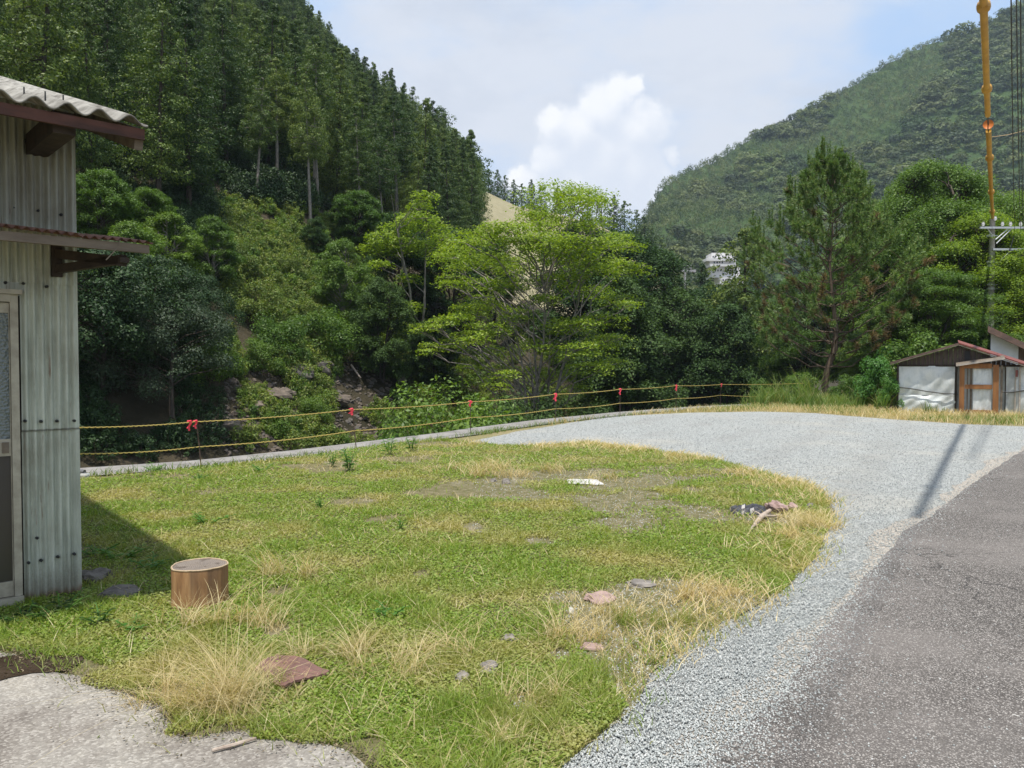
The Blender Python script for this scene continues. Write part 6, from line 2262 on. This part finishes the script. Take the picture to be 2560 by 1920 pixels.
for i, (a, b_, h_, lab, fl) in enumerate([(872, 1180, 48, 'upright leafy weed on bare ground at the back of the lawn, below the second stake', False), (975, 1140, 44, 'tall leafy weed by the coping between second and third stakes', False), (1028, 1130, 34, 'bushy bright weed right of the tall weed by the coping', False),
                                 (832, 1168, 30, 'small weed left of the upright weed on bare ground', False), (385, 1180, 26, 'spreading weed at the coping left of the nearest stake', True), (655, 1180, 24, 'weed at the coping right of the nearest stake', True), (500, 1200, 20, 'small weed at the foot of the nearest stake', True),
                                 (515, 1310, 40, 'weed in the sunny grass just beyond the shed shadow', True), (800, 1275, 28, 'weed standing in the middle left of the lawn', False), (380, 1425, 50, 'broad leaved weed in the shade behind the stump', True), (300, 1400, 44, 'broad leaved weed in the shade near the shed wall', True), (240, 1390, 40, 'weed in the shadow against the shed corner', True),
                                 (150, 1540, 60, 'dark leafy weed at the foot of the shed wall', True), (250, 1560, 50, 'dark leafy weed in front of the shed corner', True), (60, 1560, 50, 'dark leafy weed below the shed door', True), (160, 1480, 56, 'narrow weed growing against the corrugated wall', False), (330, 1580, 40, 'weed in front of the stump stones', True),
                                 (1000, 1330, 26, 'small weed near the centre of the lawn', False), (980, 1545, 40, 'small weed on the front half of the lawn', True)]):
    weed(a, b_, h_, lab, 400 + i, L_dark if 'dark' in lab else None, fl)  # dark weeds take a darker leaf for the shade at the shed foot

# loose chippings on the gravel and along the road edge
GP, RP = [(p_.x, p_.y) for p_ in GRAV], [(p_.x, p_.y) for p_ in ROAD]
r_ = np.random.default_rng(21)
n = 150000
q_ = 1 - 1.9
y = (2.9 ** q_ + r_.uniform(0, 1, n) * (24 ** q_ - 2.9 ** q_)) ** (1 / q_)
x = r_.uniform(-.05, .68, n) * y
on_r = inpoly(x, y, RP)
ok = inpoly(x, y, GP) & ~inpoly(x, y, LP) & (~on_r | (r_.random(n) < .006))
dist_edge = np.full(n, 9.0)
for a, b_ in zip(px(ROADL), px(ROADL)[1:]):
    d = np.array([b_.x - a.x, b_.y - a.y])
    t = np.clip(((x - a.x) * d[0] + (y - a.y) * d[1]) / (d @ d), 0, 1)
    dist_edge = np.minimum(dist_edge, np.hypot(x - a.x - t * d[0], y - a.y - t * d[1]))
ok |= on_r & (r_.random(n) < np.exp(-dist_edge / .10) * .8)
ok |= inpoly(x, y, LP) & (bare(x, y) > .6) & (r_.random(n) < .5)
x, y = x[ok], y[ok]
n = len(x)
s = (r_.uniform(.5, 1.3, n) * 0.0048) * (1 + .06 * y)
oc = np.array([(1, 0, 0), (0, 1, 0), (-1, 0, 0), (0, -1, 0), (0, 0, .75), (0, 0, -.6)], float)
a = r_.uniform(0, 6.28, n)
O = oc[None] * r_.uniform(.6, 1.3, (n, 6, 1))
X = O[..., 0] * np.cos(a)[:, None] - O[..., 1] * np.sin(a)[:, None]
Y = O[..., 0] * np.sin(a)[:, None] + O[..., 1] * np.cos(a)[:, None]
V = np.stack([x[:, None] + X * s[:, None], y[:, None] + Y * s[:, None], .004 + (O[..., 2] + .4) * s[:, None]], -1).reshape(-1, 3)
tf = np.array([(0, 1, 4), (1, 2, 4), (2, 3, 4), (3, 0, 4), (1, 0, 5), (2, 1, 5), (3, 2, 5), (0, 3, 5)])
m, nt, b = newmat('chippings')
g_ = nn(nt, 'ShaderNodeNewGeometry').outputs['Random Per Island']
nt.links.new(ramp(nt, g_, [(0, (.22, .235, .23)), (.4, (.33, .35, .34)), (.75, (.42, .435, .42)), (1, (.54, .54, .52))]), b.inputs['Base Color'])
b.inputs['Roughness'].default_value = .85
tag(link('loose_gravel', np_mesh('loose_gravel', V, (np.arange(n)[:, None, None] * 6 + tf[None]).reshape(-1, 3), m)), kind='stuff')

# strip of dry grass beyond the gravel, reeds and bushes round the pine
r_ = np.random.default_rng(23)
n = 60000
y = r_.uniform(20, 40, n)
x = r_.uniform(-.1, .70, n) * y
EP = [(p_.x, p_.y) for p_ in inner] + [(120, 105), (120, -20), (0, -20)]
shx, shy = (x - SOR.x) * SAX.x + (y - SOR.y) * SAX.y, (x - SOR.x) * SAY.x + (y - SOR.y) * SAY.y
shedbox = (shx > wl.x - .1) & (shy > -.25)
ok = inpoly(x, y, EP) & ~inpoly(x, y, GP) & ~shedbox
x, y = x[ok], y[ok]
n = len(x)
dry = fbm(x, y, 2.5) + .25 * (y < 27)
for nm, sel, mt in (('verge_straw', dry > .60, L_straw), ('verge_grass', dry <= .70, L_reed)):
    xx, yy = x[sel], y[sel]
    k_ = len(xx)
    V, Fc = blades(np.column_stack([xx, yy, np.full(k_, -.01)]), r_.uniform(.06, .22, k_) * (1 + (yy > 29) * .8), r_.uniform(.2, 1.2, k_), np.full(k_, .018), 2, r_)
    tag(link(nm, np_mesh(nm, V, Fc, mt)), kind='stuff')
# grass along the coping
n = 3200
t = r_.uniform(0, len(inner) - 1.01, n)
i0 = t.astype(int)
IN = np.array([(p_.x, p_.y) for p_ in inner])
q_ = IN[i0] * (1 - (t - i0))[:, None] + IN[i0 + 1] * (t - i0)[:, None] + r_.normal(0, .09, (n, 2))
ok = (q_[:, 1] > 7) & (q_[:, 1] < 34)
q_ = q_[ok]
k_ = len(q_)
V, Fc = blades(np.column_stack([q_, np.full(k_, 0.0)]), r_.uniform(.04, .14, k_), r_.uniform(.2, 1.2, k_), np.full(k_, .012), 2, r_)
tag(link('coping_grass', np_mesh('coping_grass', V, Fc, L_reed)), kind='stuff')
for i, (a, b_, h_, w_, n_, lab) in enumerate([(1960, 1012, 105, 130, 420, 'tall green reed clump where the ropes end'), (1915, 1014, 80, 100, 260, 'reed clump at the last stake'), (2010, 1016, 60, 100, 260, 'reed clump left of the pine trunk'), (2120, 1020, 70, 140, 300, 'reeds right of the pine trunk'),
                                    (2340, 1036, 46, 60, 60, 'sparse green sprouts against the white tarpaulin'), (2225, 1026, 60, 90, 240, 'grass clump at the left corner of the low shed'), (2075, 1018, 46, 140, 260, 'long grass at the foot of the pine'), (1880, 1014, 40, 90, 160, 'low reeds left of the reed clump')]):
    tuft(a, b_, h_, w_, n_, L_reed, lab, seed=360 + i, lean=(.1, .8), group='reed clumps', tight=.42, seg=4, wid=.005, name='reed_clump')
BU2 = [bush(240, 2.2, 1.2, L_weed, 0.11, 7000, 22), bush(241, 2.2, 1.3, L_mid, 0.11, 7000, 22)]
for i, (a, top, dep, wd, lab, k_) in enumerate([(2190, 885, 27.5, .8, 'bright leafy bush against the left end of the low shed', 0), (2150, 935, 28.5, .9, 'low leafy bush between the pine and the shed', 1), (2225, 935, 26.0, .7, 'small bush at the shed corner post', 0), (2120, 930, 33, 1.2, 'bush behind the pine trunk', 1),
                                         (2000, 925, 34, 1.2, 'bush left behind the pine trunk', 1), (1900, 940, 35, 1.1, 'bush behind the reed clump', 1), (2300, 820, 34, 1.0, 'tall bush behind the low shed roof', 1), (2420, 815, 36, .9, 'creeper covered bush between low shed and blue house', 1), (2470, 800, 38, .6, 'creeper mound at the foot of the utility pole', 1), (2250, 850, 36, 1.1, 'bush behind the left roof edge of the low shed', 0)]):
    p_ = at(a, top, dep)
    BU2[k_].place('bush', (p_.x, p_.y, -.02), lab, 'bush', p_.z, wd)

# ------------------------------------------------------------------ the moist summer air of the valley
hz_ = MB().box((-900, -40, -12), (1100, 1100, 620)).mesh('haze')
m = bpy.data.materials.new('haze')
m.use_nodes = True
nt = m.node_tree
nt.nodes.clear()
ou = nn(nt, 'ShaderNodeOutputMaterial')
pv = nn(nt, 'ShaderNodeVolumePrincipled')
pv.inputs['Color'].default_value = (0.68, 0.83, 1.0, 1)
pv.inputs['Density'].default_value = 0.00019
pv.inputs['Anisotropy'].default_value = 0.0
nt.links.new(pv.outputs[0], ou.inputs['Volume'])
tag(link('haze', hz_, m), kind='stuff')
